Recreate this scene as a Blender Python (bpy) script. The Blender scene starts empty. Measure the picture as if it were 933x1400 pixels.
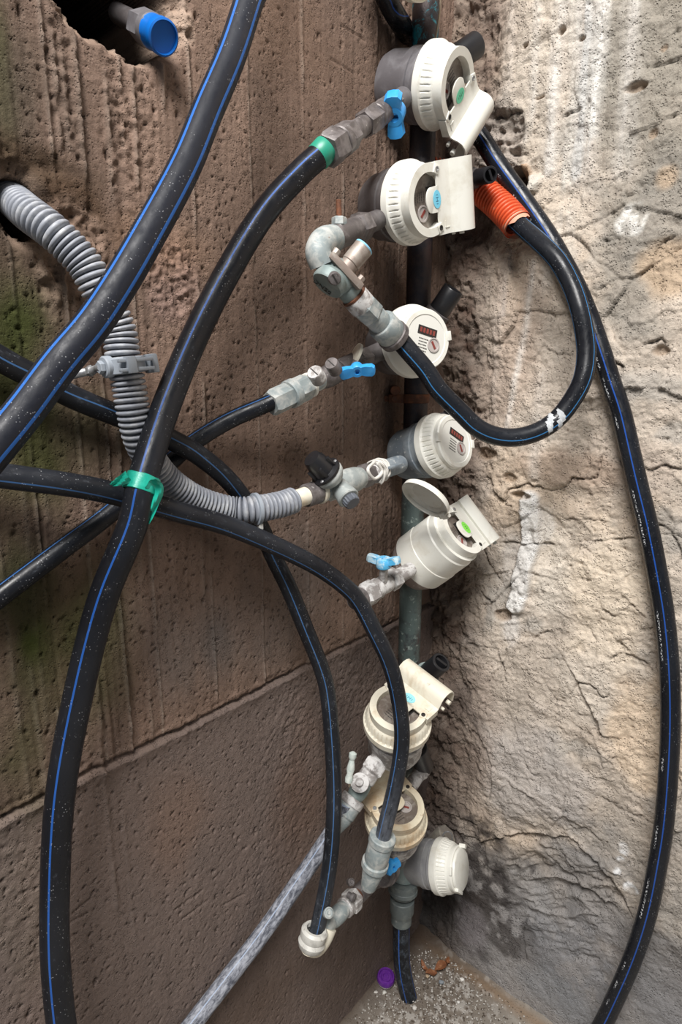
import bpy, bmesh, math, random
import numpy as np
from mathutils import Vector, Matrix
random.seed(7)
SC = bpy.context.scene
COL = SC.collection

# ------------------------------------------------------------------ camera, world, lights, exposure
FPX = 822.0; PITCH = math.radians(12.3); CAMH = 1.01
cam_d = bpy.data.cameras.new('camera'); cam = bpy.data.objects.new('camera', cam_d); COL.objects.link(cam)
cam.location = (0, 0, CAMH); cam.rotation_euler = (math.pi/2 - PITCH, 0, 0)
cam_d.sensor_fit = 'VERTICAL'; cam_d.sensor_height = 36; cam_d.lens = FPX/1400*36
cam_d.clip_start = 0.01
SC.camera = cam
w = bpy.data.worlds.new('world'); SC.world = w; w.use_nodes = True
w.node_tree.nodes['Background'].inputs[0].default_value = (0.80, 0.90, 1.0, 1)
w.node_tree.nodes['Background'].inputs[1].default_value = 0.17
def area(name, loc, target, size, power, col):
    l = bpy.data.lights.new(name, 'AREA'); l.shape = 'RECTANGLE'; l.size, l.size_y = size; l.energy = power; l.color = col
    o = bpy.data.objects.new(name, l); COL.objects.link(o); o.location = loc
    o.rotation_euler = (Vector(target) - Vector(loc)).to_track_quat('-Z', 'Y').to_euler()
area('daylight_opening', (-0.22, -0.72, 2.60), (0.30, 0.80, 0.60), (0.85, 0.85), 84, (1.0, 0.975, 0.945))
SC.view_settings.view_transform = 'Standard'; SC.view_settings.look = 'None'
SC.view_settings.gamma = 1.0; SC.view_settings.use_curve_mapping = False
SC.view_settings.exposure = 0.22

# ------------------------------------------------------------------ frame of the corner: two walls at right angles
C = np.array([.145, .93]); _a = math.radians(41)
U = np.array([math.sin(_a), math.cos(_a)])          # along the left wall, receding
N = np.array([U[1], -U[0]])                          # left wall normal, also along the right wall toward the viewer
NR = -U
U3 = Vector((U[0], U[1], 0)); N3 = Vector((N[0], N[1], 0)); Z3 = Vector((0, 0, 1))
def ray(px, py):
    x = (px-466.5)/FPX; y = -(py-700)/FPX
    return np.array([x, math.cos(PITCH)+y*math.sin(PITCH), -math.sin(PITCH)+y*math.cos(PITCH)])
def PL(px, py, off=0.):
    r = ray(px, py); t = (C@N+off)/(r[:2]@N); q = r*t; return Vector((q[0], q[1], q[2]+CAMH))
def PR(px, py, off=0.):
    r = ray(px, py); t = (C@NR+off)/(r[:2]@NR); q = r*t; return Vector((q[0], q[1], q[2]+CAMH))
def PD(px, py, d):
    q = ray(px, py)*d; return Vector((q[0], q[1], q[2]+CAMH))
def wl(px, py):
    p = PL(px, py); return (float((C-np.array(p[:2]))@U), p[2])
def wr(px, py):
    p = PR(px, py); return (float((np.array(p[:2])-C)@N), p[2])

# ------------------------------------------------------------------ helpers
def link(name, me, mat=None, parent=None):
    o = bpy.data.objects.new(name, me); COL.objects.link(o)
    if parent:
        o.parent = parent
    if mat: me.materials.append(mat)
    return o
def root_loc(o):
    v = Vector((0, 0, 0))
    while o: v += Vector(o.location); o = o.parent
    return v
def obj(name, bm, mat, parent=None, smooth=True, angle=35):
    """bm in world coordinates -> one mesh object"""
    bm.normal_update()
    if smooth:
        ang = math.radians(angle)
        for e in bm.edges:
            e.smooth = not (len(e.link_faces) == 2 and e.calc_face_angle(0) > ang)
        for f in bm.faces: f.smooth = True
    if parent: bmesh.ops.translate(bm, vec=-root_loc(parent), verts=bm.verts)
    me = bpy.data.meshes.new(name); bm.to_mesh(me); bm.free()
    return link(name, me, mat, parent)
def thing(name, label, cat, loc, group=None):
    o = bpy.data.objects.new(name, None); COL.objects.link(o); o.location = loc; o.empty_display_size = .01
    o['label'] = label; o['category'] = cat
    if group: o['group'] = group
    return o
def tag(o, label, cat, group=None):
    o['label'] = label; o['category'] = cat
    if group: o['group'] = group
    return o
def frame(z, x=None):
    z = z.normalized()
    if x is None: x = Vector((0, 0, 1)) if abs(z.z) < .9 else Vector((1, 0, 0))
    x = (x - z*x.dot(z)).normalized(); y = z.cross(x)
    return Matrix((x, y, z)).transposed()
def T(o, z, x=None):
    return Matrix.Translation(o) @ frame(z, x).to_4x4()
def lathe(bm, M, prof, seg=40, rfun=None, cap=True):
    """prof: [(r,z)...] around local Z of matrix M"""
    rings = []
    for (r, z) in prof:
        ring = []
        for k in range(seg):
            a = 2*math.pi*k/seg
            rr = r if rfun is None else rfun(r, z, a)
            ring.append(bm.verts.new(M @ Vector((rr*math.cos(a), rr*math.sin(a), z))))
        rings.append(ring)
    for i in range(len(rings)-1):
        for k in range(seg):
            bm.faces.new((rings[i][k], rings[i][(k+1) % seg], rings[i+1][(k+1) % seg], rings[i+1][k]))
    if cap:
        if prof[0][0] > 1e-6: bm.faces.new(list(reversed(rings[0])))
        if prof[-1][0] > 1e-6: bm.faces.new(rings[-1])
    return bm
def cyl(bm, a, b, r, seg=24, ch=None, r2=None, hexa=False, x=None):
    d = b-a; L = d.length; r2 = r if r2 is None else r2
    ch = min(r*.12, L*.2) if ch is None else ch
    return lathe(bm, T(a, d, x), [(r-ch, 0), (r, ch), (r2, L-ch), (r2-ch, L)], 6 if hexa else seg)
def box(bm, M, sx, sy, sz, bev=0.):
    vs = []
    for z in (-.5, .5):
        for y in (-.5, .5):
            for x in (-.5, .5): vs.append(bm.verts.new(M @ Vector((x*sx, y*sy, z*sz))))
    fs = [(0, 2, 3, 1), (4, 5, 7, 6), (0, 1, 5, 4), (2, 6, 7, 3), (0, 4, 6, 2), (1, 3, 7, 5)]
    faces = [bm.faces.new([vs[i] for i in f]) for f in fs]
    if bev > 0:
        es = set(e for f in faces for e in f.edges)
        bmesh.ops.bevel(bm, geom=list(es), offset=bev, segments=2, profile=.6, affect='EDGES')
    return bm
def prism(bm, M, pts, h, bev=0.):
    """closed outline pts (x,y) extruded along local z from 0 to h"""
    lo = [bm.verts.new(M @ Vector((x, y, 0))) for x, y in pts]
    hi = [bm.verts.new(M @ Vector((x, y, h))) for x, y in pts]
    n = len(pts); fs = [bm.faces.new(list(reversed(lo))), bm.faces.new(hi)]
    for i in range(n): fs.append(bm.faces.new((lo[i], lo[(i+1) % n], hi[(i+1) % n], hi[i])))
    if bev > 0:
        es = set(fs[1].edges) | set(fs[0].edges)
        bmesh.ops.bevel(bm, geom=list(es), offset=bev, segments=2, profile=.6, affect='EDGES')
    bmesh.ops.recalc_face_normals(bm, faces=bm.faces)
    return bm
def sheet(bm, M, prof, th, y0, y1):
    """profile (x,z) with thickness th, extruded in local y"""
    n = len(prof); P = [Vector((x, z)) for x, z in prof]; nor = []
    for i in range(n):
        d = (P[min(i+1, n-1)]-P[max(i-1, 0)]).normalized(); nor.append(Vector((-d.y, d.x)))
    out = [P[i]+nor[i]*th/2 for i in range(n)] + [P[i]-nor[i]*th/2 for i in reversed(range(n))]
    a = [bm.verts.new(M @ Vector((p.x, y0, p.y))) for p in out]; b = [bm.verts.new(M @ Vector((p.x, y1, p.y))) for p in out]
    m = len(out)
    for i in range(m): bm.faces.new((a[i], a[(i+1) % m], b[(i+1) % m], b[i]))
    for i in range(n-1):
        bm.faces.new((a[i], a[m-1-i], a[m-2-i], a[i+1])); bm.faces.new((b[i], b[i+1], b[m-2-i], b[m-1-i]))
    bmesh.ops.recalc_face_normals(bm, faces=bm.faces)
    return bm
def smooth_path(pts, step=.004):
    """Catmull-Rom through the points, resampled evenly"""
    P = [Vector(p) for p in pts]
    P = [P[0]*2-P[1]] + P + [P[-1]*2-P[-2]]
    out = []
    for i in range(1, len(P)-2):
        p0, p1, p2, p3 = P[i-1:i+3]
        for k in range(24):
            t = k/24
            out.append(.5*((2*p1)+(p2-p0)*t+(2*p0-5*p1+4*p2-p3)*t*t+(3*p1-p0-3*p2+p3)*t**3))
    out.append(P[-2])
    for _ in range(30):
        out = [out[0]]+[out[i]*.5+(out[i-1]+out[i+1])*.25 for i in range(1, len(out)-1)]+[out[-1]]
    cum = [0]
    for i in range(1, len(out)): cum.append(cum[-1]+(out[i]-out[i-1]).length)
    n = max(2, int(cum[-1]/step)); res = []; j = 0
    for k in range(n+1):
        d = cum[-1]*k/n
        while j < len(out)-2 and cum[j+1] < d: j += 1
        t = (d-cum[j])/max(1e-9, cum[j+1]-cum[j]); res.append(out[j].lerp(out[j+1], min(1, max(0, t))))
    return res, cum[-1]
def tube(bm, path, r, seg=24, ref=Vector((0, -1, 0)), turn=0., twist=0., rfun=None, wall=None, cap=True, L=None):
    """sweep; UV u = angle/2pi (0 faces the direction ref), v = metres along"""
    uv = bm.loops.layers.uv.verify()
    n = len(path); rings = []; cum = [0]
    for i in range(1, n): cum.append(cum[-1]+(path[i]-path[i-1]).length)
    for i in range(n):
        d = (path[min(i+1, n-1)]-path[max(i-1, 0)]).normalized()
        x = (ref-d*ref.dot(d)).normalized(); y = d.cross(x)
        ring = []
        for k in range(seg):
            a = 2*math.pi*k/seg+turn+twist*cum[i]
            rr = r if rfun is None else rfun(cum[i], 2*math.pi*k/seg)
            ring.append(bm.verts.new(path[i]+x*math.cos(a)*rr+y*math.sin(a)*rr))
        rings.append(ring)
    for i in range(n-1):
        for k in range(seg):
            f = bm.faces.new((rings[i][k], rings[i][(k+1) % seg], rings[i+1][(k+1) % seg], rings[i+1][k]))
            for l, (uu, vv) in zip(f.loops, ((k, i), (k+1, i), (k+1, i+1), (k, i+1))): l[uv].uv = (uu/seg, cum[vv])
    if cap:
        bm.faces.new(list(reversed(rings[0]))); bm.faces.new(rings[-1])
    return bm

# ------------------------------------------------------------------ materials
def newmat(name):
    m = bpy.data.materials.new(name); m.use_nodes = True; nt = m.node_tree
    b = nt.nodes['Principled BSDF']; return m, nt, b
def nd(nt, t, **kw):
    n = nt.nodes.new(t)
    for k, v in kw.items():
        if k in ('op',): n.operation = v
        elif k.startswith('i_'): n.inputs[k[2:].replace('_', ' ')].default_value = v
        elif k.startswith('n'): n.inputs[int(k[1:])].default_value = v
        else: setattr(n, k, v)
    return n
def mixc(nt, fac, a, b):
    m = nt.nodes.new('ShaderNodeMix'); m.data_type = 'RGBA'
    if isinstance(fac, (int, float)): m.inputs[0].default_value = fac
    else: nt.links.new(fac, m.inputs[0])
    for s, v in ((6, a), (7, b)):
        if isinstance(v, (tuple, list)): m.inputs[s].default_value = (*v[:3], 1)
        else: nt.links.new(v, m.inputs[s])
    return m.outputs[2]
def ramp(nt, src, lo, hi):
    n = nt.nodes.new('ShaderNodeMapRange'); n.inputs['From Min'].default_value = lo; n.inputs['From Max'].default_value = hi
    n.clamp = True; n.interpolation_type = 'SMOOTHSTEP'
    nt.links.new(src, n.inputs[0]); return n.outputs[0]
def noise(nt, scale, detail=4, rough=.6, vec=None, dist=0.):
    n = nt.nodes.new('ShaderNodeTexNoise'); n.inputs['Scale'].default_value = scale; n.inputs['Detail'].default_value = detail
    n.inputs['Roughness'].default_value = rough; n.inputs['Distortion'].default_value = dist
    if vec is not None: nt.links.new(vec, n.inputs['Vector'])
    return n.outputs['Fac']
def coords(nt): return nt.nodes.new('ShaderNodeTexCoord').outputs['Object']
def bump(nt, b, h, strength, dist):
    n = nt.nodes.new('ShaderNodeBump'); n.inputs['Strength'].default_value = strength; n.inputs['Distance'].default_value = dist
    nt.links.new(h, n.inputs['Height']); nt.links.new(n.outputs[0], b.inputs['Normal']); return n
def grime(name, base, second, third=None, scale=60, lo=.45, hi=.65, lo3=.6, hi3=.7, rough=.5, metal=0., bs=.3, spec=None, bscale=700):
    """base colour with two kinds of deposit"""
    m, nt, b = newmat(name); c = coords(nt)
    f = ramp(nt, noise(nt, scale, 5, .65, c, .4), lo, hi); col = mixc(nt, f, base, second)
    if third:
        f3 = ramp(nt, noise(nt, scale*2.7, 6, .7, c), lo3, hi3); col = mixc(nt, f3, col, third)
    nt.links.new(col, b.inputs['Base Color']); b.inputs['Roughness'].default_value = rough
    b.inputs['Metallic'].default_value = metal
    if spec is not None: b.inputs['Specular IOR Level'].default_value = spec
    bump(nt, b, noise(nt, bscale, 4, .7, c), bs, .0006)
    return m
def pipe_mat(name, dust=.25, dustcol=(.30, .33, .38), stripes=4, sw=.035, shift=0., base=(.004, .0045, .007), stripe=(.015, .10, .42), rough=.33, streak=1., text=None, grad=None):
    m, nt, b = newmat(name); c = coords(nt)
    uvn = nt.nodes.new('ShaderNodeUVMap'); sep = nt.nodes.new('ShaderNodeSeparateXYZ'); nt.links.new(uvn.outputs[0], sep.inputs[0])
    u = sep.outputs[0]; v = sep.outputs[1]
    a = nd(nt, 'ShaderNodeMath', op='MULTIPLY_ADD', n1=float(stripes), n2=.5+shift*stripes); nt.links.new(u, a.inputs[0])
    fr = nd(nt, 'ShaderNodeMath', op='FRACT'); nt.links.new(a.outputs[0], fr.inputs[0])
    sb = nd(nt, 'ShaderNodeMath', op='SUBTRACT', n1=.5); nt.links.new(fr.outputs[0], sb.inputs[0])
    ab = nd(nt, 'ShaderNodeMath', op='ABSOLUTE'); nt.links.new(sb.outputs[0], ab.inputs[0])
    lt = nd(nt, 'ShaderNodeMath', op='LESS_THAN', n1=sw*stripes/2); nt.links.new(ab.outputs[0], lt.inputs[0])
    col = mixc(nt, lt.outputs[0], base, stripe)
    # fine dust film and scuffs running along the pipe
    cv = nt.nodes.new('ShaderNodeCombineXYZ')
    m1 = nd(nt, 'ShaderNodeMath', op='MULTIPLY', n1=4.5); nt.links.new(u, m1.inputs[0])
    m2 = nd(nt, 'ShaderNodeMath', op='MULTIPLY', n1=30.); nt.links.new(v, m2.inputs[0])
    nt.links.new(m1.outputs[0], cv.inputs[0]); nt.links.new(m2.outputs[0], cv.inputs[1])
    n1 = noise(nt, 2.5, 6, .7, cv.outputs[0], .3); f = ramp(nt, n1, .72-dust*.6, .95-dust*.45)
    film = mixc(nt, ramp(nt, noise(nt, 9, 3, .6, c), .3, .7), tuple(x*.10 for x in dustcol), tuple(x*.34 for x in dustcol))
    col = mixc(nt, .10+.22*dust, col, film)
    f2 = nd(nt, 'ShaderNodeMath', op='MULTIPLY', n1=min(1, .10+dust*.9)); nt.links.new(f, f2.inputs[0])
    col = mixc(nt, f2.outputs[0], col, dustcol)
    if grad:
        gf = ramp(nt, v, grad[0], grad[1]); gm = nd(nt, 'ShaderNodeMath', op='MULTIPLY'); nt.links.new(gf, gm.inputs[0]); nt.links.new(ramp(nt, n1, .25, .60), gm.inputs[1])
        gq = nd(nt, 'ShaderNodeMath', op='MULTIPLY', n1=grad[2]); nt.links.new(gm.outputs[0], gq.inputs[0]); col = mixc(nt, gq.outputs[0], col, dustcol)
    sp = nt.nodes.new('ShaderNodeTexVoronoi'); sp.inputs['Scale'].default_value = 420; nt.links.new(c, sp.inputs['Vector'])
    spf = ramp(nt, sp.outputs['Distance'], .22, .12)
    gate = ramp(nt, noise(nt, 70, 3, .6, c), .48, .62)
    mm = nd(nt, 'ShaderNodeMath', op='MULTIPLY'); nt.links.new(spf, mm.inputs[0]); nt.links.new(gate, mm.inputs[1])
    m3 = nd(nt, 'ShaderNodeMath', op='MULTIPLY', n1=.45); nt.links.new(mm.outputs[0], m3.inputs[0])
    col = mixc(nt, m3.outputs[0], col, (.45, .46, .48))
    if text is not None:     # small white print marks along one side
        dv = nd(nt, 'ShaderNodeMath', op='SUBTRACT', n1=text); nt.links.new(u, dv.inputs[0])
        da = nd(nt, 'ShaderNodeMath', op='ABSOLUTE'); nt.links.new(dv.outputs[0], da.inputs[0])
        dl = nd(nt, 'ShaderNodeMath', op='LESS_THAN', n1=.018); nt.links.new(da.outputs[0], dl.inputs[0])
        cw = nt.nodes.new('ShaderNodeCombineXYZ')
        q1 = nd(nt, 'ShaderNodeMath', op='MULTIPLY', n1=60.); nt.links.new(u, q1.inputs[0])
        q2 = nd(nt, 'ShaderNodeMath', op='MULTIPLY', n1=420.); nt.links.new(v, q2.inputs[0])
        nt.links.new(q1.outputs[0], cw.inputs[0]); nt.links.new(q2.outputs[0], cw.inputs[1])
        tx = ramp(nt, noise(nt, 1., 1, .5, cw.outputs[0]), .54, .56)
        tg = nt.nodes.new('ShaderNodeCombineXYZ'); q3 = nd(nt, 'ShaderNodeMath', op='MULTIPLY', n1=14.); nt.links.new(v, q3.inputs[0]); nt.links.new(q3.outputs[0], tg.inputs[0])
        gg = ramp(nt, noise(nt, 1., 1, .5, tg.outputs[0]), .5, .52)
        k1 = nd(nt, 'ShaderNodeMath', op='MULTIPLY'); nt.links.new(tx, k1.inputs[0]); nt.links.new(dl.outputs[0], k1.inputs[1])
        k2 = nd(nt, 'ShaderNodeMath', op='MULTIPLY'); nt.links.new(k1.outputs[0], k2.inputs[0]); nt.links.new(gg, k2.inputs[1])
        col = mixc(nt, k2.outputs[0], col, (.6, .62, .64))
    nt.links.new(col, b.inputs['Base Color'])
    b.inputs['Roughness'].default_value = rough; b.inputs['Specular IOR Level'].default_value = .26
    rr = ramp(nt, n1, .3, .8); rm = nd(nt, 'ShaderNodeMath', op='MULTIPLY_ADD', n1=.35, n2=rough-.08); nt.links.new(rr, rm.inputs[0]); nt.links.new(rm.outputs[0], b.inputs['Roughness'])
    bump(nt, b, noise(nt, 350, 4, .7, c), .15, .0006)
    return m
def plain(name, col, rough=.5, metal=0., bs=0.):
    m, nt, b = newmat(name); b.inputs['Base Color'].default_value = (*col, 1); b.inputs['Roughness'].default_value = rough
    b.inputs['Metallic'].default_value = metal
    if bs: bump(nt, b, noise(nt, 500, 4, .7, coords(nt)), bs, .0006)
    return m

MW = grime('aged_white_plastic', (.72, .71, .65), (.60, .57, .49), (.40, .33, .25), 30, .5, .75, .70, .80, rough=.38, bs=.05)
MW2 = grime('stained_cream_plastic', (.70, .66, .55), (.50, .40, .27), (.30, .22, .14), 26, .45, .75, .62, .74, rough=.42, bs=.08)
MG = grime('grey_meter_housing', (.105, .098, .105), (.165, .16, .17), (.50, .50, .50), 40, .4, .7, .68, .76, rough=.5, bs=.15)
MGD = grime('dark_grey_meter_housing', (.075, .065, .065), (.13, .12, .12), (.40, .38, .36), 40, .4, .7, .72, .80, rough=.5, bs=.15)
MGB = grime('blue_grey_meter_housing', (.15, .18, .21), (.24, .27, .29), (.55, .56, .55), 45, .4, .65, .60, .70, rough=.55, bs=.2)
MB = grime('tarnished_brass_fitting', (.105, .092, .09), (.20, .18, .178), (.48, .46, .44), 70, .4, .65, .60, .72, rough=.48, metal=.35, bs=.3)
MZ = grime('chalky_zinc_fitting', (.25, .29, .295), (.46, .47, .45), (.22, .17, .13), 70, .4, .65, .62, .74, rough=.62, metal=.15, bs=.35)
MV = grime('green_grey_valve_body', (.19, .24, .235), (.27, .31, .30), (.22, .15, .11), 60, .4, .7, .66, .78, rough=.55, metal=.2, bs=.25)
ML = grime('lime_crusted_fitting', (.27, .25, .24), (.58, .57, .56), (.14, .11, .09), 80, .42, .58, .60, .70, rough=.65, metal=.1, bs=.45)
MK = plain('black_plug_plastic', (.012, .012, .014), .35, bs=.1)
MBL = grime('blue_handle_plastic', (.03, .30, .72), (.06, .38, .74), (.45, .55, .62), 60, .5, .8, .74, .82, rough=.38, bs=.05)
MBL2 = grime('limed_blue_handle_plastic', (.08, .42, .72), (.50, .66, .74), (.70, .74, .75), 90, .42, .58, .62, .72, rough=.5, bs=.2)
MDARK = plain('dark_recess', (.02, .017, .015), .6)
MGR = plain('green_band', (.02, .26, .17), .4, bs=.1)
MTAPE = grime('green_tape', (.01, .33, .24), (.02, .42, .31), None, 120, .4, .7, rough=.3, bs=.3, bscale=250)
MRUST = grime('rusty_iron', (.10, .045, .028), (.20, .075, .035), (.04, .03, .03), 90, .4, .65, .6, .7, rough=.8, metal=.2, bs=.5)
MSTEEL = grime('galvanised_steel', (.42, .43, .44), (.28, .28, .29), None, 120, .45, .6, rough=.4, metal=.7, bs=.2)
MGLASS_, _nt, _b = newmat('clear_dial_glass'); _b.inputs['Transmission Weight'].default_value = 1.; _b.inputs['Roughness'].default_value = .08; _b.inputs['IOR'].default_value = 1.25
MINK = plain('dark_ink', (.06, .055, .05), .5)
MRED = plain('red_number_drum', (.22, .045, .035), .5)
MFACE = plain('dial_card', (.68, .67, .62), .45)

# ------------------------------------------------------------------ numpy noise
rng = np.random.default_rng(11)
def vnoise(x, y, seed=0):
    r = np.random.default_rng(seed); tab = r.random(65536).astype(np.float32)
    xi = np.floor(x).astype(np.int64); yi = np.floor(y).astype(np.int64); fx = (x-xi); fy = (y-yi)
    fx = fx*fx*fx*(fx*(fx*6-15)+10); fy = fy*fy*fy*(fy*(fy*6-15)+10)
    def h(i, j): return tab[((i*73856093) ^ (j*19349663)) & 65535]
    a = h(xi, yi); b = h(xi+1, yi); c = h(xi, yi+1); d = h(xi+1, yi+1)
    return (a*(1-fx)+b*fx)*(1-fy)+(c*(1-fx)+d*fx)*fy
def fbm(x, y, sx, sy, octv=4, seed=0, gain=.5):
    s = 0; a = 1; t = 0
    for k in range(octv):
        s = s+a*vnoise(x*sx*2**k+17.3*k, y*sy*2**k+9.1*k, seed+k); t += a; a *= gain
    return s/t*2-1
def worley(x, y, scale, seed=0, ax=1., ay=1.):
    r = np.random.default_rng(seed); t1 = r.random(65536); t2 = r.random(65536); t3 = r.random(65536); t4 = r.random(65536)
    X = x*scale*ax; Y = y*scale*ay; xi = np.floor(X).astype(np.int64); yi = np.floor(Y).astype(np.int64)
    F1 = np.full(X.shape, 9.); F2 = np.full(X.shape, 9.); I = np.zeros(X.shape, np.int64); DX = np.zeros(X.shape); DY = np.zeros(X.shape)
    for i in (-1, 0, 1):
        for j in (-1, 0, 1):
            hsh = (((xi+i)*73856093) ^ ((yi+j)*19349663)) & 65535
            dx = X-(xi+i+t1[hsh]); dy = Y-(yi+j+t2[hsh]); d = np.sqrt(dx*dx+dy*dy)
            c = d < F1
            F2 = np.where(c, F1, np.minimum(F2, d)); F1 = np.where(c, d, F1); I = np.where(c, hsh, I); DX = np.where(c, dx, DX); DY = np.where(c, dy, DY)
    return F1, F2, t3[I], t4[I], DX, DY
def sst(x, a, b):
    t = np.clip((x-a)/(b-a), 0, 1); return t*t*(3-2*t)
def poly_d(S, Zz, pts):
    """distance and side to a polyline"""
    best = np.full(S.shape, 9.); side = np.zeros(S.shape); along = np.zeros(S.shape)
    for k in range(len(pts)-1):
        (x0, y0), (x1, y1) = pts[k], pts[k+1]; dx, dy = x1-x0, y1-y0; L2 = dx*dx+dy*dy+1e-12
        t = np.clip(((S-x0)*dx+(Zz-y0)*dy)/L2, 0, 1); ex = S-(x0+t*dx); ey = Zz-(y0+t*dy); d = np.sqrt(ex*ex+ey*ey)
        c = d < best; best = np.where(c, d, best); side = np.where(c, np.sign(dx*ey-dy*ex), side); along = np.where(c, (k+t)/(len(pts)-1), along)
    return best, side, along
def ell(S, Zz, c, e1, e2, nz=None):
    """elliptic coordinate around wall point c with half axes (ds, dz); 1 on the rim"""
    q = np.sqrt(((S-c[0])/e1)**2+((Zz-c[1])/e2)**2)
    return q if nz is None else q+nz
def lerp3(a, b, t):
    return a*(1-t[..., None])+np.array(b)*t[..., None]
def wall_mesh(name, A, B, origin, da, nrm, h, colr, mat):
    na, nb = A.shape
    P = np.empty((na, nb, 3), np.float32)
    P[..., 0] = origin[0]+da[0]*A+nrm[0]*h; P[..., 1] = origin[1]+da[1]*A+nrm[1]*h; P[..., 2] = B
    idx = np.arange(na*nb).reshape(na, nb)
    q = np.stack([idx[:-1, :-1], idx[1:, :-1], idx[1:, 1:], idx[:-1, 1:]], -1).reshape(-1, 4)
    # orientation towards the room
    v1 = P[1, 0]-P[0, 0]; v2 = P[0, 1]-P[0, 0]; nn = np.cross(v1, v2)
    if nn[0]*nrm[0]+nn[1]*nrm[1] < 0: q = q[:, ::-1]
    me = bpy.data.meshes.new(name); me.vertices.add(na*nb); me.vertices.foreach_set('co', P.reshape(-1))
    nf = len(q); me.loops.add(nf*4); me.loops.foreach_set('vertex_index', q.reshape(-1).astype(np.int32))
    me.polygons.add(nf); me.polygons.foreach_set('loop_start', np.arange(0, nf*4, 4, dtype=np.int32)); me.polygons.foreach_set('loop_total', np.full(nf, 4, np.int32))
    me.polygons.foreach_set('use_smooth', np.ones(nf, bool))
    me.update(calc_edges=True)
    ca = me.color_attributes.new('Col', 'FLOAT_COLOR', 'POINT')
    cc = np.ones((na*nb, 4), np.float32); cc[:, :3] = np.clip(colr.reshape(-1, 3), 0, 1); ca.data.foreach_set('color', cc.reshape(-1))
    o = link(name, me, mat); o['kind'] = 'structure'; return o
def wall_mat(name, speck, bstr, bdist, scale, pits):
    m, nt, b = newmat(name); c = coords(nt)
    at = nt.nodes.new('ShaderNodeAttribute'); at.attribute_name = 'Col'
    n1 = noise(nt, scale, 6, .7, c); n2 = noise(nt, scale*6, 3, .6, c)
    f = ramp(nt, n2, .35, .65)
    hsv = nt.nodes.new('ShaderNodeHueSaturation'); nt.links.new(at.outputs[0], hsv.inputs['Color'])
    vv = nd(nt, 'ShaderNodeMath', op='MULTIPLY_ADD', n1=speck*2, n2=1-speck); nt.links.new(n1, vv.inputs[0])
    v2 = nd(nt, 'ShaderNodeMath', op='MULTIPLY_ADD', n1=speck*.7, n2=1-speck*.35); nt.links.new(f, v2.inputs[0])
    v3 = nd(nt, 'ShaderNodeMath', op='MULTIPLY'); nt.links.new(vv.outputs[0], v3.inputs[0]); nt.links.new(v2.outputs[0], v3.inputs[1])
    nt.links.new(v3.outputs[0], hsv.inputs['Value']); nt.links.new(hsv.outputs[0], b.inputs['Base Color'])
    b.inputs['Roughness'].default_value = .85; b.inputs['Specular IOR Level'].default_value = .25
    h = nd(nt, 'ShaderNodeMath', op='ADD'); nt.links.new(n1, h.inputs[0])
    vo = nt.nodes.new('ShaderNodeTexVoronoi'); vo.inputs['Scale'].default_value = pits[0]; nt.links.new(c, vo.inputs['Vector'])
    vp = ramp(nt, vo.outputs['Distance'], pits[1], pits[2])
    g = ramp(nt, noise(nt, pits[0]*.21, 2, .5, c), .46, .58)
    inv = nd(nt, 'ShaderNodeMath', op='SUBTRACT', n0=1.); nt.links.new(vp, inv.inputs[1])
    pm = nd(nt, 'ShaderNodeMath', op='MULTIPLY'); nt.links.new(inv.outputs[0], pm.inputs[0]); nt.links.new(g, pm.inputs[1])
    pn = nd(nt, 'ShaderNodeMath', op='MULTIPLY', n1=-pits[3]); nt.links.new(pm.outputs[0], pn.inputs[0])
    nt.links.new(pn.outputs[0], h.inputs[1])
    bump(nt, b, h.outputs[0], bstr, bdist)
    return m

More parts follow.
